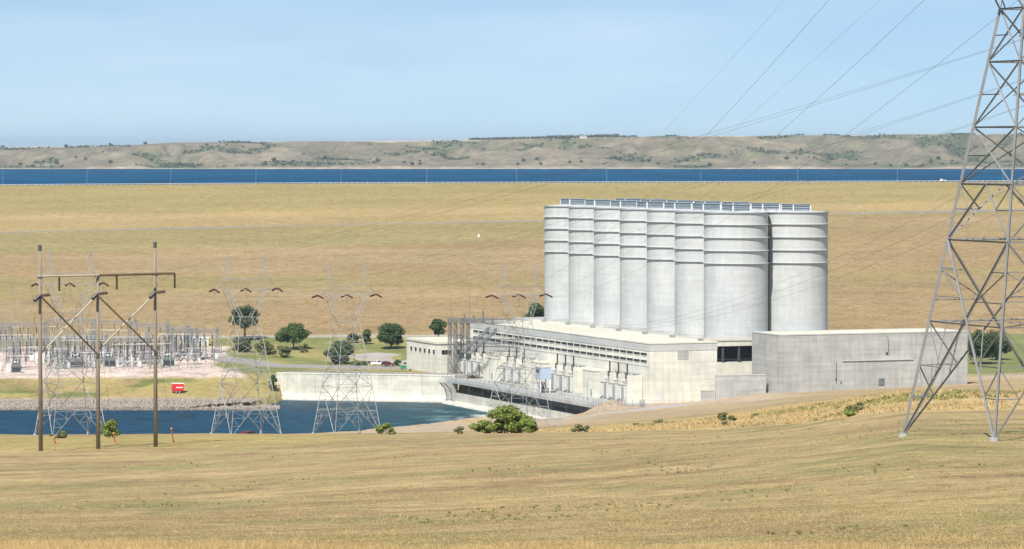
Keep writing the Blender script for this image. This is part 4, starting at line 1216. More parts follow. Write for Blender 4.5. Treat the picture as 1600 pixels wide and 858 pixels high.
# guy wires and their orange markers
for i, (px, py, dd, mk) in enumerate(((84, 690, 416, 20), (178, 690, 420, 26), (270, 694, 415, 30))):
    a = hp[i] + Vector((0, 0, zt[1] - o0.z - 6)); b = on_ground(px, dd)
    nm = ('left', 'middle', 'right')[i]
    mb = MB(); mb.cyl(a, b, 0.013, 0.013, 4)
    tag(mb.build('guy_wire', 'wire'), 'thin guy wire from the %s wooden pole down to an orange marker' % nm, 'guy wire', 'guy wires of the wooden poles')
    dr = (a - b).normalized()
    mb = MB(); mb.cyl(b, b + dr * (mk / 13.0), 0.07, 0.07, 8).cyl(b + dr * (mk / 13.0), b + dr * (mk / 13.0 + 0.1), 0.12, 0.1, 8).cyl(b, b + Vector((0, 0, 0.25)), 0.16, 0.12, 8)
    tag(mb.build('guy_marker', 'orange_marker'), 'slender orange guy marker on the grass right of the %s wooden pole' % nm, 'marker', 'orange guy markers')
far_tips = [hpt(62, 462, 0) + o0, hpt(152, 459, 1) + o0, hpt(242, 457, 2) + o0]
for i in range(3):
    wire('%s conductor from the wooden poles back to the switchyard' % side[i], far_tips[i] + hx * 0.9 + hy * 1.6, on_ground(20 + 40 * i, 1260) + Vector((0, 0, 14)), 9.0, 0.014)

# ------------------------------------------------------------ switchyard
SY_RZ = math.radians(8)
def yard(name, cat, group, items, maker, kind_label):
    """items: (px, d, scale-dict); labels counted from the left"""
    items = sorted(items, key=lambda a: a[0])
    words = ['leftmost', 'second', 'third', 'fourth', 'fifth', 'sixth', 'seventh', 'eighth', 'ninth', 'tenth', 'eleventh', 'twelfth', 'thirteenth', 'fourteenth', 'fifteenth', 'sixteenth', 'seventeenth', 'eighteenth', 'nineteenth', 'twentieth', 'twenty-first', 'twenty-second', 'twenty-third', 'twenty-fourth']
    for i, it in enumerate(items):
        g = on_ground(it[0], it[1])
        t = thing(name, '%s %s, counted from the left' % (words[i], kind_label), cat, g - Vector((0, 0, 0.05)), SY_RZ + random.uniform(-0.04, 0.04), group)
        maker(t, *it[2:])

def mk_gantry(t, w, h):
    for x in (-w / 2, w / 2):
        MB().lattice((x, 0, 0), (x, 0, h), 1.6, 9, 0.17, 0.9).build('column', 'yard_steel', t)
        MB().cyl((x, 0, h), (x, 0, h + 4.5), 0.09, 0.03, 5).build('spike', 'yard_steel', t)
    MB().lattice((-w / 2, 0, h - 0.8), (w / 2, 0, h - 0.8), 1.2, 8, 0.14).build('beam', 'yard_steel', t)
    for k in (-0.3, 0, 0.3):
        MB().sheds((w * k, 0, h - 1.3), (w * k, -0.3, h - 3.3), 0.16, 6).build('insulator', 'equip_dark', t)
yard('switchyard_gantry', 'gantry', 'steel gantries of the switchyard',
     [(-20, 1300, 16, 12), (36, 1330, 16, 11), (60, 1260, 15, 11), (112, 1318, 18, 13), (135, 1280, 14, 10), (178, 1325, 16, 12), (200, 1268, 14, 10), (232, 1310, 14, 12), (262, 1335, 15, 9), (288, 1285, 9, 12), (318, 1320, 10, 9)], mk_gantry, 'grey lattice gantry of the switchyard')
def mk_mast(t, h):
    MB().cyl((0, 0, 0), (0, 0, h), 0.22, 0.07, 8).build('pole', 'steel_grey', t)
    MB().cyl((0, 0, h), (0, 0, h + 2), 0.04, 0.02, 5).build('spike', 'steel_grey', t)
    MB().box(-0.35, 0.35, -0.35, 0.35, 0, 0.35).build('base', 'concrete_grey', t)
yard('lightning_mast', 'mast', 'lightning masts of the switchyard',
     [(8, 1340, 17), (22, 1345, 22), (34, 1350, 21), (46, 1340, 20), (127, 1340, 22), (158, 1335, 20), (268, 1345, 18), (320, 1300, 20), (345, 1310, 16), (290, 1325, 21)], mk_mast, 'slim lightning mast of the switchyard')
def mk_breaker(t, s):
    MB().box(-2.4 * s, 2.4 * s, -0.5, 0.5, 0, 0.3).build('base', 'concrete_grey', t)
    for x in (-1.6, 0, 1.6):
        MB().box(x * s - 0.1, x * s + 0.1, -0.35, 0.35, 0.3, 1.4).build('leg', 'equip_grey', t)
        MB().cyl((x * s, -0.9, 1.9), (x * s, 0.9, 1.9), 0.45 * s, n=12).build('tank', 'equip_grey', t, True)
        for y in (-1, 1):
            MB().sheds((x * s, y * 0.5, 2.3), (x * s, y * 1.3, 4.9 * s), 0.24, 5).build('bushing', 'equip_dark' if s > 1 else 'equip_grey', t)
    MB().box(2.3 * s, 3.1 * s, -0.5, 0.5, 0.4, 2.4).build('cabinet', 'equip_pale', t)
yard('circuit_breaker', 'breaker', 'circuit breakers of the switchyard',
     [(px + random.uniform(-5, 5), d, s * 1.25) for px, d, s in ((62, 1300, 1.2), (85, 1255, 1.2), (108, 1278, 1.2), (132, 1258, 1.3), (172, 1278, 1.2), (200, 1258, 1.3), (218, 1285, 1.2), (238, 1262, 1.2), (282, 1305, 1.2), (320, 1290, 1.1), (10, 1262, 1.3), (30, 1285, 1.2), (75, 1272, 1.2), (98, 1290, 1.3), (118, 1262, 1.2), (145, 1300, 1.2), (158, 1268, 1.2), (190, 1290, 1.3), (208, 1275, 1.3), (225, 1300, 1.2), (250, 1278, 1.3), (272, 1292, 1.4), (290, 1270, 1.2), (305, 1300, 1.2))], mk_breaker, 'dark circuit breaker with paired bushings')
def mk_xfmr(t, s):
    MB().box(-2.2 * s, 2.2 * s, -1.5 * s, 1.5 * s, 0.3, 3.6 * s).box(-2.35 * s, 2.35 * s, -1.65 * s, 1.65 * s, 3.6 * s, 3.75 * s).build('tank', 'equip_grey', t)
    MB().box(-2.6 * s, 2.6 * s, -1.9 * s, 1.9 * s, 0, 0.3).build('base', 'concrete_grey', t)
    for i in range(7):
        x = (-1.8 + 0.6 * i) * s
        MB().box(x - 0.07, x + 0.07, -2.3 * s, -1.55 * s, 0.7, 3.2 * s).build('radiator_fin', 'equip_dark', t)
    MB().cyl((-1.5 * s, 0.6, 4.6 * s), (1.5 * s, 0.6, 4.6 * s), 0.45 * s, n=10).build('conservator', 'equip_pale', t, True)
    for x in (-1.3, 0, 1.3):
        MB().sheds((x * s, -0.5, 3.75 * s), (x * s, -0.9, 6.0 * s), 0.22, 6).build('bushing', 'insulator_dark', t)
yard('yard_transformer', 'transformer', 'transformers of the switchyard',
     [(24, 1242, 0.8), (118, 1256, 1.0), (170, 1262, 0.9), (262, 1262, 0.9)], mk_xfmr, 'grey finned transformer on the switchyard gravel')
def mk_switch(t, h, m):
    for x in (-1.8, 1.8):
        MB().lattice((x, 0, 0), (x, 0, h), 0.6, 5, 0.09).build('stand', 'yard_steel', t)
    MB().box(-2.6, 2.6, -0.3, 0.3, h, h + 0.25).build('beam', 'yard_steel', t)
    for x in (-2.2, 0, 2.2):
        MB().sheds((x, 0, h + 0.25), (x, 0, h + 2.5), 0.27, 6).build('post_insulator', m, t)
        MB().cyl((x, -1.1, h + 2.4), (x, 1.1, h + 2.5), 0.05, n=5).build('blade', 'equip_pale', t)
sw = []
for i in range(24):
    sw.append((5 + 13.2 * i + random.uniform(-4, 4), random.choice((1258, 1282, 1306, 1326)) + random.uniform(-5, 5), random.choice((3.0, 4.5, 6.0)), random.choice(('equip_dark', 'equip_grey', 'equip_dark'))))
yard('disconnect_switch', 'switch', 'disconnect switches of the switchyard', sw, mk_switch, 'disconnect switch on a lattice stand')
def mk_cab(t, w, h):
    MB().box(-w / 2, w / 2, -0.7, 0.7, 0.15, h).build('body', 'white_paint', t)
    MB().box(-w / 2 - 0.08, w / 2 + 0.08, -0.8, 0.8, h, h + 0.12).build('roof', 'equip_pale', t)
    MB().box(-w / 2 + 0.15, w / 2 - 0.15, -0.74, -0.702, 0.35, h - 0.2).build('door', 'equip_pale', t)
    MB().box(-w / 2, w / 2, -0.75, 0.75, 0, 0.15).build('base', 'concrete_grey', t)
yard('control_cabinet', 'cabinet', 'white cabinets of the switchyard',
     [(-4, 1252, 2.0, 3.2), (12, 1246, 1.5, 3.0), (55, 1285, 1.4, 3.5), (66, 1283, 1.4, 3.5), (92, 1284, 1.4, 3.5), (160, 1288, 1.2, 3.5), (168, 1287, 1.2, 3.5), (183, 1262, 3.0, 2.6), (206, 1262, 1.5, 3.4), (236, 1286, 2.2, 3.2), (270, 1262, 1.3, 2.8)], mk_cab, 'white switchyard cabinet')
def mk_bus(t, n, h):
    for k in range(n):
        x = (k - (n - 1) / 2) * 3.0
        MB().cyl((x, 0, 0), (x, 0, h), 0.16, 0.13, 6).build('stand', 'yard_steel', t)
        MB().sheds((x, 0, h), (x, 0, h + 1.8), 0.26, 5).build('post_insulator', 'equip_dark' if k % 2 else 'equip_grey', t)
    MB().cyl((-(n / 2) * 3.0, 0, h + 1.9), ((n / 2) * 3.0, 0, h + 1.9), 0.09, 0.09, 6).build('bus_tube', 'equip_pale', t)
yard('bus_support', 'busbar', 'busbars of the switchyard', [(6 + 14 * i + random.uniform(-4, 4), (1250, 1270, 1292, 1315, 1335)[(i * 3) % 5] + random.uniform(-4, 4), 4 if i % 3 else 6, (3.2, 5.5, 4.2, 7.0)[i % 4]) for i in range(23)], mk_bus, 'tubular busbar on a row of insulator posts')
kh = thing('relay_house', 'long low pale relay house at back of the switchyard near the lawn', 'building', on_ground(302, 1352) - Vector((0, 0, 0.1)), SY_RZ)
MB().box(-5.5, 5.5, -2.4, 2.4, 0, 2.8).build('wall', 'concrete_cream', kh); MB().box(-5.8, 5.8, -2.7, 2.7, 2.8, 3.05).build('roof', 'white_paint', kh)
MB().box(-1.2, 0.0, -2.46, -2.402, 0.1, 2.2).build('door', 'equip_grey', kh)
fence('switchyard_fence', 'post and wire fence along the river side of the switchyard gravel', [gp(-140, 1234), gp(60, 1236), gp(200, 1240), gp(330, 1250), gp(400, 1268)], 2.3, 6.0, 'steel_grey', posts_w=0.08)

# ------------------------------------------------------------ small things in the yard
def wheel(parent, x, y, r, w=0.25):
    o = MB().cyl((x, y - w / 2, r), (x, y + w / 2, r), r, n=16).build('wheel', 'tyre', parent)
    MB().cyl((x, y - w / 2 - 0.012, r), (x, y + w / 2 + 0.012, r), r * 0.55, n=12).build('rim', 'equip_pale', o)
tl = thing('utility_trailer', 'small red box trailer with pale roof parked on the grassy bank', 'trailer', on_ground(277, 1196), math.radians(4))
MB().box(-2.0, 2.0, -1.0, 1.0, 0.75, 3.1).build('body', 'red_paint', tl)
MB().box(-2.08, 2.08, -1.08, 1.08, 3.1, 3.28).build('roof', 'white_paint', tl)
MB().box(-1.7, -0.9, -1.05, -1.002, 1.0, 2.8).build('door', 'red_paint', tl)
MB().box(-0.6, 1.7, -1.03, -1.002, 1.7, 2.1).build('stripe', 'equip_pale', tl)
MB().box(-2.05, -2.001, -0.8, 0.8, 0.85, 2.9).build('tail_door', 'maroon_paint', tl)
MB().box(-2.1, 2.1, -0.9, 0.9, 0.55, 0.75).bar((2.0, 0, 0.62), (3.2, 0, 0.6), 0.1).build('chassis', 'equip_dark', tl)
for x in (-0.55, 0.55):
    for y in (-1.0, 1.0): wheel(tl, x, y, 0.38)

def car(name, lab, cat, loc, rz, body, prof, glass, wid=1.8, wb=(-1.35, 1.4), group=None, wr=0.34):
    t = thing(name, lab, cat, loc, rz, group)
    MB().extrude(prof, 'y', -wid / 2, wid / 2).build('body', body, t)
    MB().extrude(glass, 'y', -wid / 2 - 0.012, wid / 2 + 0.012).build('windows', 'window_glass', t)
    for x in wb:
        for y in (-wid / 2 + 0.1, wid / 2 - 0.1): wheel(t, x, y, wr, 0.24)
    xs = [p[0] for p in prof]
    for y in (-wid / 2 + 0.3, wid / 2 - 0.3):
        MB().box(max(xs) - 0.05, max(xs) + 0.02, y - 0.18, y + 0.18, 0.65, 0.82).build('headlight', 'equip_pale', t)
        MB().box(min(xs) - 0.02, min(xs) + 0.05, y - 0.12, y + 0.12, 0.7, 0.95).build('tail_light', 'red_paint', t)
    return t
PICK = [(-2.8, 0.45), (2.7, 0.45), (2.75, 0.95), (1.3, 1.12), (0.75, 1.85), (-0.55, 1.9), (-0.62, 1.12), (-2.8, 1.12)]
PICKG = [(-0.45, 1.2), (1.1, 1.2), (0.7, 1.74), (-0.42, 1.78)]
SUV = [(-2.3, 0.4), (2.3, 0.4), (2.35, 0.9), (1.1, 1.05), (0.6, 1.6), (-1.9, 1.65), (-2.3, 1.0)]
SUVG = [(-1.9, 1.05), (0.95, 1.08), (0.52, 1.5), (-1.7, 1.55)]
car('pickup_truck', 'white pickup truck parked by the river walk', 'truck', on_ground(591, 1256) + Vector((0, 0, 0.55)), math.radians(6), 'white_paint', PICK, PICKG, 1.95)
car('parked_car', 'dark maroon car parked beside the white pickup', 'car', on_ground(606, 1252) + Vector((0, 0, 0.55)), math.radians(-8), 'maroon_paint', SUV, SUVG)
car('parked_car', 'small red car at the foot of the second lattice tower', 'car', on_ground(389, 850) + Vector((0, 0, 0.1)), math.radians(55), 'maroon_paint', SUV, SUVG)
cp = Vector(((1474 - CX) / F * (crest_d(1474) + 6), crest_d(1474) + 6, zpix(crest_d(1474), crest_y(1474)) + 0.4))
car('pale_car', 'tiny pale car on the dam crest road near the big tower', 'car', cp, math.radians(40), 'equip_pale', SUV, SUVG)
bn = thing('waste_bin', 'green waste bin with pale lid near the low white building', 'bin', on_ground(630, 1252) + Vector((0, 0, 0.5)), 0.1)
MB().extrude([(-0.8, 0.2), (0.8, 0.2), (1.0, 1.4), (-1.0, 1.4)], 'y', -0.7, 0.7).build('body', 'green_paint', bn)
MB().box(-1.05, 1.05, -0.78, 0.78, 1.4, 1.52).build('lid', 'equip_pale', bn)
for x in (-0.7, 0.7):
    for y in (-0.5, 0.5): MB().cyl((x, y - 0.05, 0.1), (x, y + 0.05, 0.1), 0.1, n=8).build('wheel', 'tyre', bn)

# lamp posts along the dam crest -----------------------------------
for i, px in enumerate((5, 136, 267, 400, 533, 667, 807, 948, 1095, 1246, 1402, 1567)):
    d = float(crest_d(px)) + 11; z = float(zpix(crest_d(px), crest_y(px)))
    wd = ['first', 'second', 'third', 'fourth', 'fifth', 'sixth', 'seventh', 'eighth', 'ninth', 'tenth', 'eleventh', 'twelfth'][i]
    t = thing('street_lamp', '%s pale lamp post from the left on the dam crest against blue lake' % wd, 'street lamp', ((px - CX) / F * d, d, z - 0.3), 0.1, 'lamp posts on the dam crest')
    MB().cyl((0, 0, 0), (0, 0, 9.6), 0.12, 0.08, 8).build('pole', 'equip_grey', t)
    MB().cyl((0, 0, 9.5), (0.2, -2.2, 10.0), 0.06, 0.05, 6).build('arm', 'equip_grey', t)
    MB().box(-0.05, 0.45, -3.0, -2.1, 9.9, 10.12).build('lamp_head', 'equip_pale', t)
gr = thing('guard_rail', 'pale post and rail barrier along the dam crest', 'barrier', crest_pts[0])
rail = MB(); pst = MB()
for i in range(len(crest_pts) - 1):
    a = crest_pts[i] - crest_pts[0] + Vector((0, -5.2, 0)); b = crest_pts[i + 1] - crest_pts[0] + Vector((0, -5.2, 0))
    rail.bar(a + Vector((0, 0, 0.85)), b + Vector((0, 0, 0.85)), 0.2)
    for k in range(6):
        p = a.lerp(b, k / 6); pst.box(p.x - 0.12, p.x + 0.12, p.y - 0.12, p.y + 0.12, p.z - 0.4, p.z + 1.05)
rail.build('rail', 'equip_pale', gr); tag(pst.build('posts', 'equip_pale', gr), kind='stuff')
g2 = thing('guard_rail', 'dotted line of pale marker posts along the sloping berm road', 'barrier', dam_point(-300, float(berm_y(-300))))
pst = MB(); o2 = dam_point(-300, float(berm_y(-300)))
for px in np.arange(-300, 1950, 5.0):
    p = dam_point(px, float(berm_y(px))) - o2 + Vector((0, -4.0, 0.8)); pst.box(p.x - 0.15, p.x + 0.15, p.y - 0.15, p.y + 0.15, p.z - 1.5, p.z + 0.35)
tag(pst.build('posts', 'equip_grey', g2), kind='stuff')
wp = dam_point(748, 370)
t = thing('survey_hut', 'tiny white instrument box alone on the tan dam face', 'box', wp, 0)
MB().box(-0.5, 0.5, -0.5, 0.5, -0.4, 1.1).build('body', 'white_paint', t); MB().extrude([(-0.6, 1.1), (0.6, 1.1), (0, 1.5)], 'y', -0.6, 0.6).build('roof', 'white_paint', t)

# ------------------------------------------------------------ trees and shrubs
def leaf_cloud(centres, radii, n, size, rng, flat=0.75, sh=1.0):
    """n small leaf quads through a set of clumps"""
    w = np.array([r[0] * r[1] * r[2] for r in radii]) ** (2 / 3); w = w / w.sum()
    k = rng.choice(len(centres), n, p=w)
    C_ = np.array(centres)[k]; R_ = np.array(radii)[k]
    u = rng.normal(size=(n, 3)); u /= np.linalg.norm(u, axis=1)[:, None]
    rad = rng.random(n) ** 0.45
    p = C_ + u * R_ * rad[:, None]
    nrm = u + rng.normal(size=(n, 3)) * 0.7 + np.array([0, 0, 0.5]); nrm /= np.linalg.norm(nrm, axis=1)[:, None]
    t = np.cross(nrm, rng.normal(size=(n, 3))); t /= np.linalg.norm(t, axis=1)[:, None]
    b = np.cross(nrm, t)
    s = size * (0.6 + 0.8 * rng.random(n))[:, None]
    v = np.stack([p - t * s, p + b * s * flat, p + t * s, p - b * s * flat], 1).reshape(-1, 3)
    return v, np.arange(4 * n).reshape(-1, 4)

def tree(name, label, cat, loc, h, w, m, n=2600, leaf=0.4, trunk=0.28, seed=0, clumps=24, group=None, lean=0.0, stems=1):
    """h height, w crown width, trunk fraction of height that is bare"""
    rng = np.random.default_rng(seed); rr = random.Random(seed)
    t = thing(name, label, cat, loc, rr.uniform(0, 6.28), group)
    cz0 = h * trunk; ch = h - cz0
    cen, rad = [], []
    for i in range(clumps):
        a = rr.uniform(0, 6.28); zz = rr.random()
        prof = math.sin(math.pi * min(1, 0.12 + zz * 0.85)) ** 0.6
        rr_ = w / 2 * prof * math.sqrt(rr.random()) * 0.9
        cen.append((rr_ * math.cos(a) + lean * zz, rr_ * math.sin(a), cz0 + ch * (0.14 + 0.74 * zz)))
        s = w * rr.uniform(0.09, 0.22)
        rad.append((s, s, s * rr.uniform(0.6, 0.9) * min(1.4, ch / w + 0.3)))
    v, f = leaf_cloud(cen, rad, n, leaf, rng)
    obj('crown', np_mesh('crown', v, f, m), None, t)
    tb = MB()
    r0 = max(0.07, h * 0.03)
    for s in range(stems):
        ox, oy = (0, 0) if stems == 1 else (rr.uniform(-0.15, 0.15) * w, rr.uniform(-0.15, 0.15) * w)
        top = Vector((lean * 0.4 + ox * 1.5, oy * 1.5, cz0 + ch * 0.45)); mid = Vector((ox * 1.1 + rr.uniform(-0.1, 0.1) * r0 * 6, oy * 1.1, cz0))
        tb.cyl((ox, oy, -0.4), mid, r0 * 1.15, r0 * 0.8, 8); tb.cyl(mid, top, r0 * 0.8, r0 * 0.3, 8)
        for c_ in cen[s::stems][:9]:
            q = mid.lerp(top, rr.uniform(0.0, 0.8)); tb.cyl(q, c_, r0 * 0.4, r0 * 0.1, 5, False)
    tb.build('trunk', 'bark', t)
    return t
gt = lambda px, d: on_ground(px, d) - Vector((0, 0, 0.05))
TREES = [
    ('round_tree', 'round dark tree seen through the waist of the second lattice tower', 'tree', 382, 1372, 14.0, 11.5, 'leaf_dark', 0.3, 3000),
    ('spreading_tree', 'spreading green shade tree on the lawn left of the third lattice tower', 'tree', 458, 1335, 9.8, 13.0, 'leaf_mid', 0.24, 3400),
    ('leafy_tree', 'full dark green tree left of the low white building', 'tree', 611, 1338, 9.6, 11.5, 'leaf_dark', 0.16, 3400),
    ('young_tree', 'small narrow tree between the grey shrub and the full dark tree', 'tree', 573, 1356, 5.6, 4.4, 'leaf_mid', 0.15, 1300),
    ('grey_shrub', 'greyish low shrub on the lawn behind the third lattice tower', 'shrub', 553, 1362, 3.6, 6.4, 'leaf_grey', 0.08, 1300),
    ('dark_tree', 'dark tree showing above the left end of the low white building', 'tree', 685, 1375, 8.0, 7.0, 'leaf_dark', 0.2, 2000),
    ('leafy_tree', 'green tree peeping over the powerhouse roof beside the farthest tank', 'tree', 838, 1372, 15.0, 9.5, 'leaf_mid', 0.15, 2600),
    ('juniper_bush', 'big dark rounded bush above the pale river wall', 'shrub', 530, 1270, 8.2, 11.0, 'leaf_dark', 0.05, 3600),
    ('low_hedge', 'low flat hedge at right of the big dark rounded bush', 'hedge', 560, 1262, 1.5, 8.0, 'leaf_mid', 0.0, 900),
    ('olive_shrub', 'olive shrub clump beneath the round tree by the gravel', 'shrub', 376, 1320, 6.0, 7.5, 'leaf_grey', 0.05, 1700),
    ('olive_shrub', 'broad olive shrub left of the lawn, right of the second lattice tower', 'shrub', 412, 1310, 5.2, 6.5, 'leaf_olive', 0.05, 1600),
    ('olive_shrub', 'rounded olive shrub below the spreading shade tree', 'shrub', 441, 1300, 4.2, 7.4, 'leaf_olive', 0.05, 1500),
    ('small_shrub', 'small shrub under the right side of the spreading tree', 'shrub', 474, 1322, 3.6, 4.4, 'leaf_olive', 0.05, 800),
    ('clipped_bush', 'dark clipped bush near the left corner of the low white building', 'shrub', 620, 1280, 2.2, 3.2, 'leaf_dark', 0.0, 700),
    ('clipped_bush', 'small dark bush behind the white pickup truck', 'shrub', 604, 1275, 1.9, 2.6, 'leaf_dark', 0.0, 500),
    ('bank_bush', 'dark bush growing against the left end of the river wall', 'shrub', 426, 1216, 6.0, 2.6, 'leaf_dark', 0.0, 900),
    ('shade_tree', 'dark tree on the lawn seen through the big tower, right of the grey block', 'tree', 1534, 1240, 13.0, 13.5, 'leaf_dark', 0.15, 3600),
    ('shade_tree', 'lower dark tree on the lawn, rightmost behind the big tower', 'tree', 1561, 1262, 8.0, 9.0, 'leaf_dark', 0.12, 2000),
]
for i, (nm, lab, cat, px, d, h, w, m, tf, n) in enumerate(TREES):
    tree(nm, lab, cat, gt(px, d), h, w, m, int(n * 2.4), 0.3 if h > 4 else 0.22, tf, 100 + i, 38 if h > 5 else 14)
BUSH = [
    ('leafy_bush', 'large bright green bush on the field edge before the powerhouse', 797, 452, 3.6, 6.2, 'leaf_bright', 7500, 40),
    ('leafy_bush', 'low green clump at the left foot of the large bright bush', 757, 450, 1.6, 3.4, 'leaf_bright', 2200, 16),
    ('leafy_bush', 'green bush at the right foot of the large bright bush', 822, 448, 1.9, 2.8, 'leaf_bright', 2200, 16),
    ('leafy_bush', 'compact bright green bush between two wooden poles', 171, 452, 2.3, 2.2, 'leaf_bright', 2400, 16),
    ('leafy_bush', 'small yellow-green bush at the brow right of the third tower', 607, 450, 1.5, 2.8, 'leaf_bright', 1600, 9),
    ('small_shrub', 'small pale shrub at the brow left of the large bright bush', 718, 452, 0.9, 1.6, 'leaf_olive', 600, 6),
    ('small_shrub', 'pale green shrub in yellow grass right of the large bright bush', 906, 462, 1.1, 2.4, 'leaf_olive', 900, 7),
    ('small_shrub', 'green shrub in the yellow grass below the grey block', 1136, 440, 1.7, 2.4, 'leaf_olive', 1200, 8),
    ('small_shrub', 'green tuft on the edge of the yellow grass mound', 1338, 372, 1.3, 2.0, 'leaf_olive', 900, 8),
    ('small_shrub', 'low green tuft just below the mound edge', 1328, 360, 0.8, 1.6, 'leaf_bright', 600, 6),
    ('small_shrub', 'low dull tuft beside the yellow grass on the slope', 1180, 500, 0.7, 1.8, 'leaf_olive', 500, 6),
    ('small_shrub', 'low dark tuft on the upper slope of yellow grass', 1033, 560, 0.7, 2.4, 'leaf_olive', 500, 6),
    ('small_shrub', 'tiny tuft on the yellow slope left of the dark one', 996, 540, 0.6, 1.5, 'leaf_olive', 400, 6),
    ('small_shrub', 'grey-green weeds at foot of the leftmost lattice tower', 92, 470, 1.0, 2.6, 'leaf_olive', 700, 7),
]
for i, (nm, lab, px, d, h, w, m, n, cl) in enumerate(BUSH):
    tree(nm, lab, 'bush' if nm == 'leafy_bush' else 'shrub', gt(px, d), h, w, m, int(n * 1.7), 0.115, 0.04, 300 + i, cl, stems=3)

# grasses ----------------------------------------------------------
def blades(name, pts, hgt, wid, m, rng, lean=0.5, per=4):
    n = len(pts)
    P0 = np.repeat(pts, per, 0) + np.concatenate([rng.normal(size=(n * per, 2)) * hgt * 0.35, np.zeros((n * per, 1))], 1)
    hh = hgt * (0.5 + rng.random(n * per))[:, None]
    a = rng.random(n * per) * 6.283
    side_ = np.stack([np.cos(a), np.sin(a), np.zeros_like(a)], 1) * wid
    ln = np.stack([np.cos(a * 3.7), np.sin(a * 3.7), np.zeros_like(a)], 1) * hh * lean
    tip = P0 + ln + np.array([0, 0, 1.0]) * hh
    v = np.stack([P0 - side_, P0 + side_, tip], 1).reshape(-1, 3)
    me = np_mesh(name, v, np.arange(3 * len(P0)).reshape(-1, 3), m)
    return obj(name, me)
rng = np.random.default_rng(55)
def scatter(n, d0, d1, p0, p1, keep):
    d = np.sqrt(rng.random(n) * (d1 ** 2 - d0 ** 2) + d0 ** 2); px = p0 + (p1 - p0) * rng.random(n)
    x = (px - CX) / F * d
    k = keep(px, d, x); px, d, x = px[k], d[k], x[k]
    return np.stack([x, d, ground_z(x, d) - 0.03], 1)
dbf = lambda px: np.interp(px, [640, 800, 950, 1100, 1250, 1350, 1430, 1600, 2000], [5000, 480, 460, 430, 385, 350, 338, 328, 320])
pts = scatter(26000, 320, 640, 700, 1750, lambda px, d, x: (d > dbf(px) + 4 + (fbm(x / 30, d / 9, 21) - 0.5) * 20) & (fbm(x / 6, d / 9, 505) > 0.36))
tag(blades('yellow_grass', pts, 0.26, 0.08, 'grass_yellow', rng, lean=1.1), 'tall yellow unmown grass on the slope beyond the mown field', 'grass', kind='stuff')
pts = scatter(9000, 330, 600, 1000, 1750, lambda px, d, x: (d > dbf(px) + 8) & ((fbm(x / 14, d / 22, 71) > 0.58) | ((px > 1490) & (d > 398) & (d < 440))))
tag(blades('green_weeds', pts, 0.35, 0.08, 'grass_green', rng), 'green weeds in patches among the yellow grass', 'grass', kind='stuff')
pts = scatter(16000, 90, 150, -60, 1660, lambda px, d, x: ypix(d, ground_z(x, d)) + (fbm(x / 4.5, d / 5, 81) - 0.5) * 34 > 849)
tag(blades('dry_grass', pts, 0.2, 0.012, 'grass_yellow', rng, per=5), 'dry unmown grass fringe at the bottom of the picture', 'grass', kind='stuff')
def scatter_even(n, d0, d1, p0, p1, keep=None):
    d = 1 / (1 / d0 - rng.random(n) * (1 / d0 - 1 / d1)); px = p0 + (p1 - p0) * rng.random(n); x = (px - CX) / F * d
    if keep is not None:
        k = keep(px, d, x); x, d = x[k], d[k]
    return np.stack([x, d, ground_z(x, d) - 0.01], 1)
pts = scatter_even(90000, 98, 430, -80, 1680, lambda px, d, x: d < dbf(px) + 3)
tag(blades('mown_grass', pts, 0.04, 0.02, 'grass_tan', rng, per=4, lean=1.8), 'short dry stubble of the mown field', 'grass', kind='stuff')
pts = scatter_even(60000, 98, 430, -80, 1680, lambda px, d, x: (d < dbf(px) + 3) & (fbm(x / 7, d / 9, 707) > 0.5))
tag(blades('olive_grass', pts, 0.045, 0.02, 'grass_olive', rng, per=4, lean=1.8), 'olive tufts of living grass among the dry stubble of the field', 'grass', kind='stuff')
pts = scatter_even(2600, 110, 420, -80, 1680, lambda px, d, x: (d < dbf(px) + 3) & (fbm(x / 10, d / 16, 717) > 0.6))
tag(blades('field_weeds', pts, 0.1, 0.04, 'grass_green', rng, per=7, lean=1.0), 'scattered low green weeds in the mown field', 'grass', kind='stuff')

pts = scatter_even(2200, 100, 400, -80, 1680, lambda px, d, x: (d < dbf(px) + 3) & (fbm(x / 8, d / 12, 727) > 0.52))
tag(blades('dry_stalks', pts, 0.15, 0.016, 'grass_yellow', rng, per=9, lean=0.7), 'thin clumps of taller pale stalks left in the mown field', 'grass', kind='stuff')

# tussocks on the dam face, coloured like the sward they stand in
nt = 80000
ii = rng.integers(0, dam_pos.shape[0] - 1, nt); jj = rng.integers(20, dam_pos.shape[1] - 21, nt)
fu, fv = rng.random(nt)[:, None], rng.random(nt)[:, None]
pp = (dam_pos[ii, jj] * (1 - fu) + dam_pos[ii + 1, jj] * fu) * (1 - fv) + (dam_pos[ii, jj + 1] * (1 - fu) + dam_pos[ii + 1, jj + 1] * fu) * fv
cc = np.clip(dam_col[ii, jj] * (1.15 + 0.75 * rng.random((nt, 1))), 0, 0.8)
hh = (0.1 + 0.2 * rng.random(nt))[:, None]; aa = rng.random(nt) * 6.283
sd = np.stack([np.cos(aa), np.sin(aa), 0 * aa], 1) * 0.4; ln = rng.normal(size=(nt, 3)) * np.array([0.5, 0.5, 0]) * hh * 5
pp[:, 2] -= 0.1
vv = np.stack([pp - sd, pp + sd, pp + sd * 0.6 + ln + np.array([0, 0, 1.0]) * hh, pp - sd * 0.6 + ln + np.array([0, 0, 1.0]) * hh], 1).reshape(-1, 3)
tag(obj('dam_tussocks', np_mesh('dam_tussocks', vv, np.arange(4 * nt).reshape(-1, 4), 'tufts', np.repeat(cc, 4, 0))), 'dry grass tussocks over the dam face', 'grass', kind='stuff')

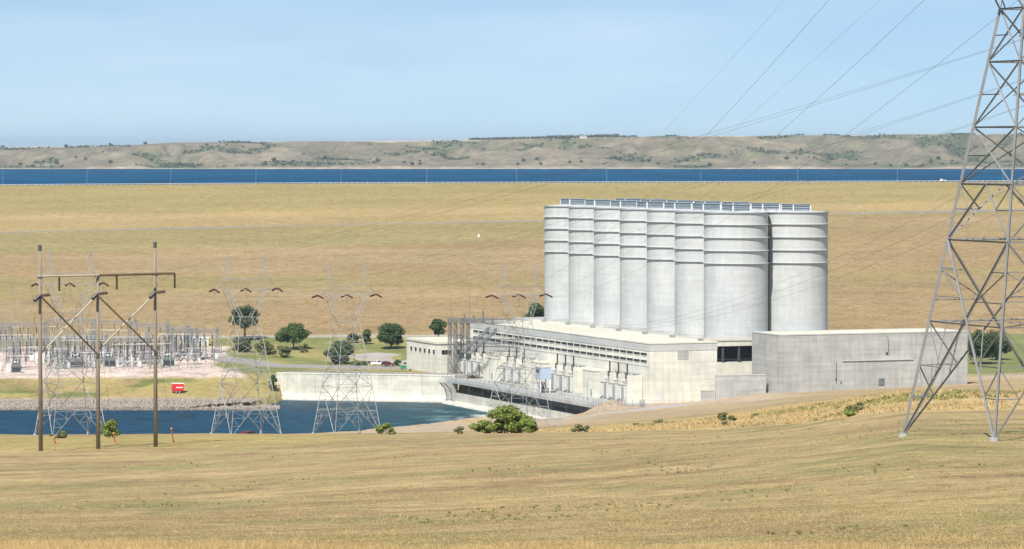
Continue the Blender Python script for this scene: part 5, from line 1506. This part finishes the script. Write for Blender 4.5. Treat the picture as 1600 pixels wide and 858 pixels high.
# riprap -----------------------------------------------------------
def rocks(name, pts, size, m, rng):
    base = np.array([(1, 0, 0), (-1, 0, 0), (0, 1, 0), (0, -1, 0), (0, 0, 1), (0, 0, -1)], float)
    fb = np.array([(0, 2, 4), (2, 1, 4), (1, 3, 4), (3, 0, 4), (2, 0, 5), (1, 2, 5), (3, 1, 5), (0, 3, 5)])
    n = len(pts)
    s = size * (0.35 + rng.random((n, 1, 1)) ** 2 * 1.2)
    v = base[None] * s * (0.6 + 0.8 * rng.random((n, 6, 3))) + rng.normal(size=(n, 6, 3)) * size * 0.12
    a = rng.random(n) * 6.28; ca, sa = np.cos(a)[:, None], np.sin(a)[:, None]
    x = v[:, :, 0] * ca - v[:, :, 1] * sa; y = v[:, :, 0] * sa + v[:, :, 1] * ca
    v = np.stack([x, y, v[:, :, 2] * 0.7], -1) + np.asarray(pts)[:, None]
    f = (fb[None] + 6 * np.arange(n)[:, None, None]).reshape(-1, 3)
    return obj(name, np_mesh(name, v.reshape(-1, 3), f, m))
def scat2(n, d0, d1, p0, p1):
    d = d0 + (d1 - d0) * rng.random(n); px = p0 + (p1 - p0) * rng.random(n); x = (px - CX) / F * d
    return np.stack([x, d, np.maximum(ground_z(x, d), ZW - 0.1)], 1)
tag(rocks('riprap', scat2(8000, 1171, 1185, -150, 428), 0.5, 'rock', rng), 'pinkish broken stone along the far river bank', 'rocks', kind='stuff')
tag(rocks('dark_stones', scat2(1500, 1169, 1176, -150, 428), 0.7, 'rock_dark', rng), 'dark wet stones at the waterline of the far bank', 'rocks', kind='stuff')
tag(rocks('shore_rubble', scat2(900, 1176, 1192, 340, 436), 0.7, 'rock', rng), 'pale rubble heap at the left end of the river wall', 'rocks', kind='stuff')

# far shore ----------------------------------------------------------
hp_ = hill_pts.reshape(-1, 3); wd = wood.reshape(-1); pxf = PH.reshape(-1); df = DH.reshape(-1)
ok = np.where((wd > 0.38) & (pxf > -90) & (pxf < 1690) & (df < 7560))[0]
idx = rng.choice(ok, min(4200, len(ok)), replace=False)
cen = hp_[idx] + rng.normal(size=(len(idx), 3)) * np.array([5, 5, 0.3]) + np.array([0, 0, 1.6])
v, f = leaf_cloud(cen, [(3.2, 3.2, 1.6)] * len(cen), len(cen) * 9, 1.35, rng)
tag(obj('gully_woods', np_mesh('gully_woods', v, f, 'leaf_far')), 'dark scrubby woods filling gullies of the far lake shore', 'woods', kind='stuff')
def hill_at(px, d):
    i = np.argmin(np.abs(ph_px - px)); j = np.argmin(np.abs(dh - d)); return Vector(hill_pts[j, i])
ph_px = PH[0]
# dark shelter belt on the skyline
cen = []
for px in np.arange(736, 968, 1.6):
    for k in range(2):
        q = hill_at(px, 7620 + 60 * k); cen.append((q.x + rng.normal() * 3, q.y, q.z + 2.0 + (2.5 if px > 850 else 0) * rng.random()))
v, f = leaf_cloud(cen, [(5, 5, 3.2)] * len(cen), len(cen) * 14, 1.8, rng)
tag(obj('shelter_belt', np_mesh('shelter_belt', v, f, 'leaf_far')), 'dark line of trees along the far skyline above the tanks', 'woods', kind='stuff')
def far_tree(px, d, h, label):
    q = hill_at(px, d)
    t = thing('shore_tree', label, 'tree', q - Vector((0, 0, 0.3)), 0, 'scattered trees on the far shore')
    v, f = leaf_cloud([(0, 0, h * 0.55), (h * 0.25, 0, h * 0.45), (-h * 0.25, 0, h * 0.5)], [(h * 0.4, h * 0.4, h * 0.4)] * 3, 60, h * 0.2, rng)
    obj('crown', np_mesh('crown', v, f, 'leaf_far'), None, t)
    MB().cyl((0, 0, -0.5), (0, 0, h * 0.5), h * 0.05, h * 0.03, 5).build('trunk', 'bark', t)
sp = [(rng.uniform(20, 1590), 6690 + rng.random() * 70, 4 + 4.5 * rng.random()) for _ in range(46)]
def nth(i):
    return '%d%s' % (i, 'th' if 10 < i % 100 < 14 else {1: 'st', 2: 'nd', 3: 'rd'}.get(i % 10, 'th'))
for i, (px, d, h) in enumerate(sorted(sp)):
    far_tree(px, d, h, '%s small dark tree from the left along the far lake shore' % nth(i + 1))
for px, lab in ((4, 'dark tree clump on the skyline at the left edge'), (105, 'dark tree on the left skyline beside a white house'), (172, 'small dark tree clump on the left skyline'), (226, 'dark broad tree clump on the skyline left of the cream ridge')):
    far_tree(px, 7600, 8, lab)
def far_house(px, d, w, label):
    q = hill_at(px, d)
    t = thing('farm_house', label, 'house', q - Vector((0, 0, 0.5)), 0.2)
    MB().box(-w / 2, w / 2, -4, 4, 0, 4.2).build('wall', 'white_paint', t)
    MB().extrude([(-4.6, 4.2), (4.6, 4.2), (0, 6.4)], 'x', -w / 2 - 0.5, w / 2 + 0.5).build('roof', 'equip_grey', t)
    for x in (-w * 0.3, 0, w * 0.3):
        MB().box(x - 0.7, x + 0.7, -4.05, -4.001, 1.4, 2.9).build('window', 'window_glass', t)
far_house(146, 7380, 12, 'tiny white house on the far slope at upper left')
far_house(53, 7590, 11, 'tiny white house on the skyline at far upper left')
far_house(912, 7560, 14, 'tiny white house below the skyline tree belt')

# ------------------------------------------------------------ air between here and the far shore
hz_m = bpy.data.materials.new('haze'); hz_m.use_nodes = True
MATS['haze'] = hz_m
hn, hl = hz_m.node_tree.nodes, hz_m.node_tree.links
for n in list(hn): hn.remove(n)
h_out = hn.new('ShaderNodeOutputMaterial'); h_vol = hn.new('ShaderNodeVolumePrincipled')
h_vol.inputs['Color'].default_value = (0.72, 0.86, 1.0, 1)
h_vol.inputs['Density'].default_value = 0.00004
h_vol.inputs['Anisotropy'].default_value = 0.2
hl.new(h_vol.outputs['Volume'], h_out.inputs['Volume'])
tag(MB().box(-9500, 9500, -60, 20600, ZW - 12, 152).build('haze', 'haze'), 'thin pale summer haze over the whole valley', 'haze', kind='stuff')
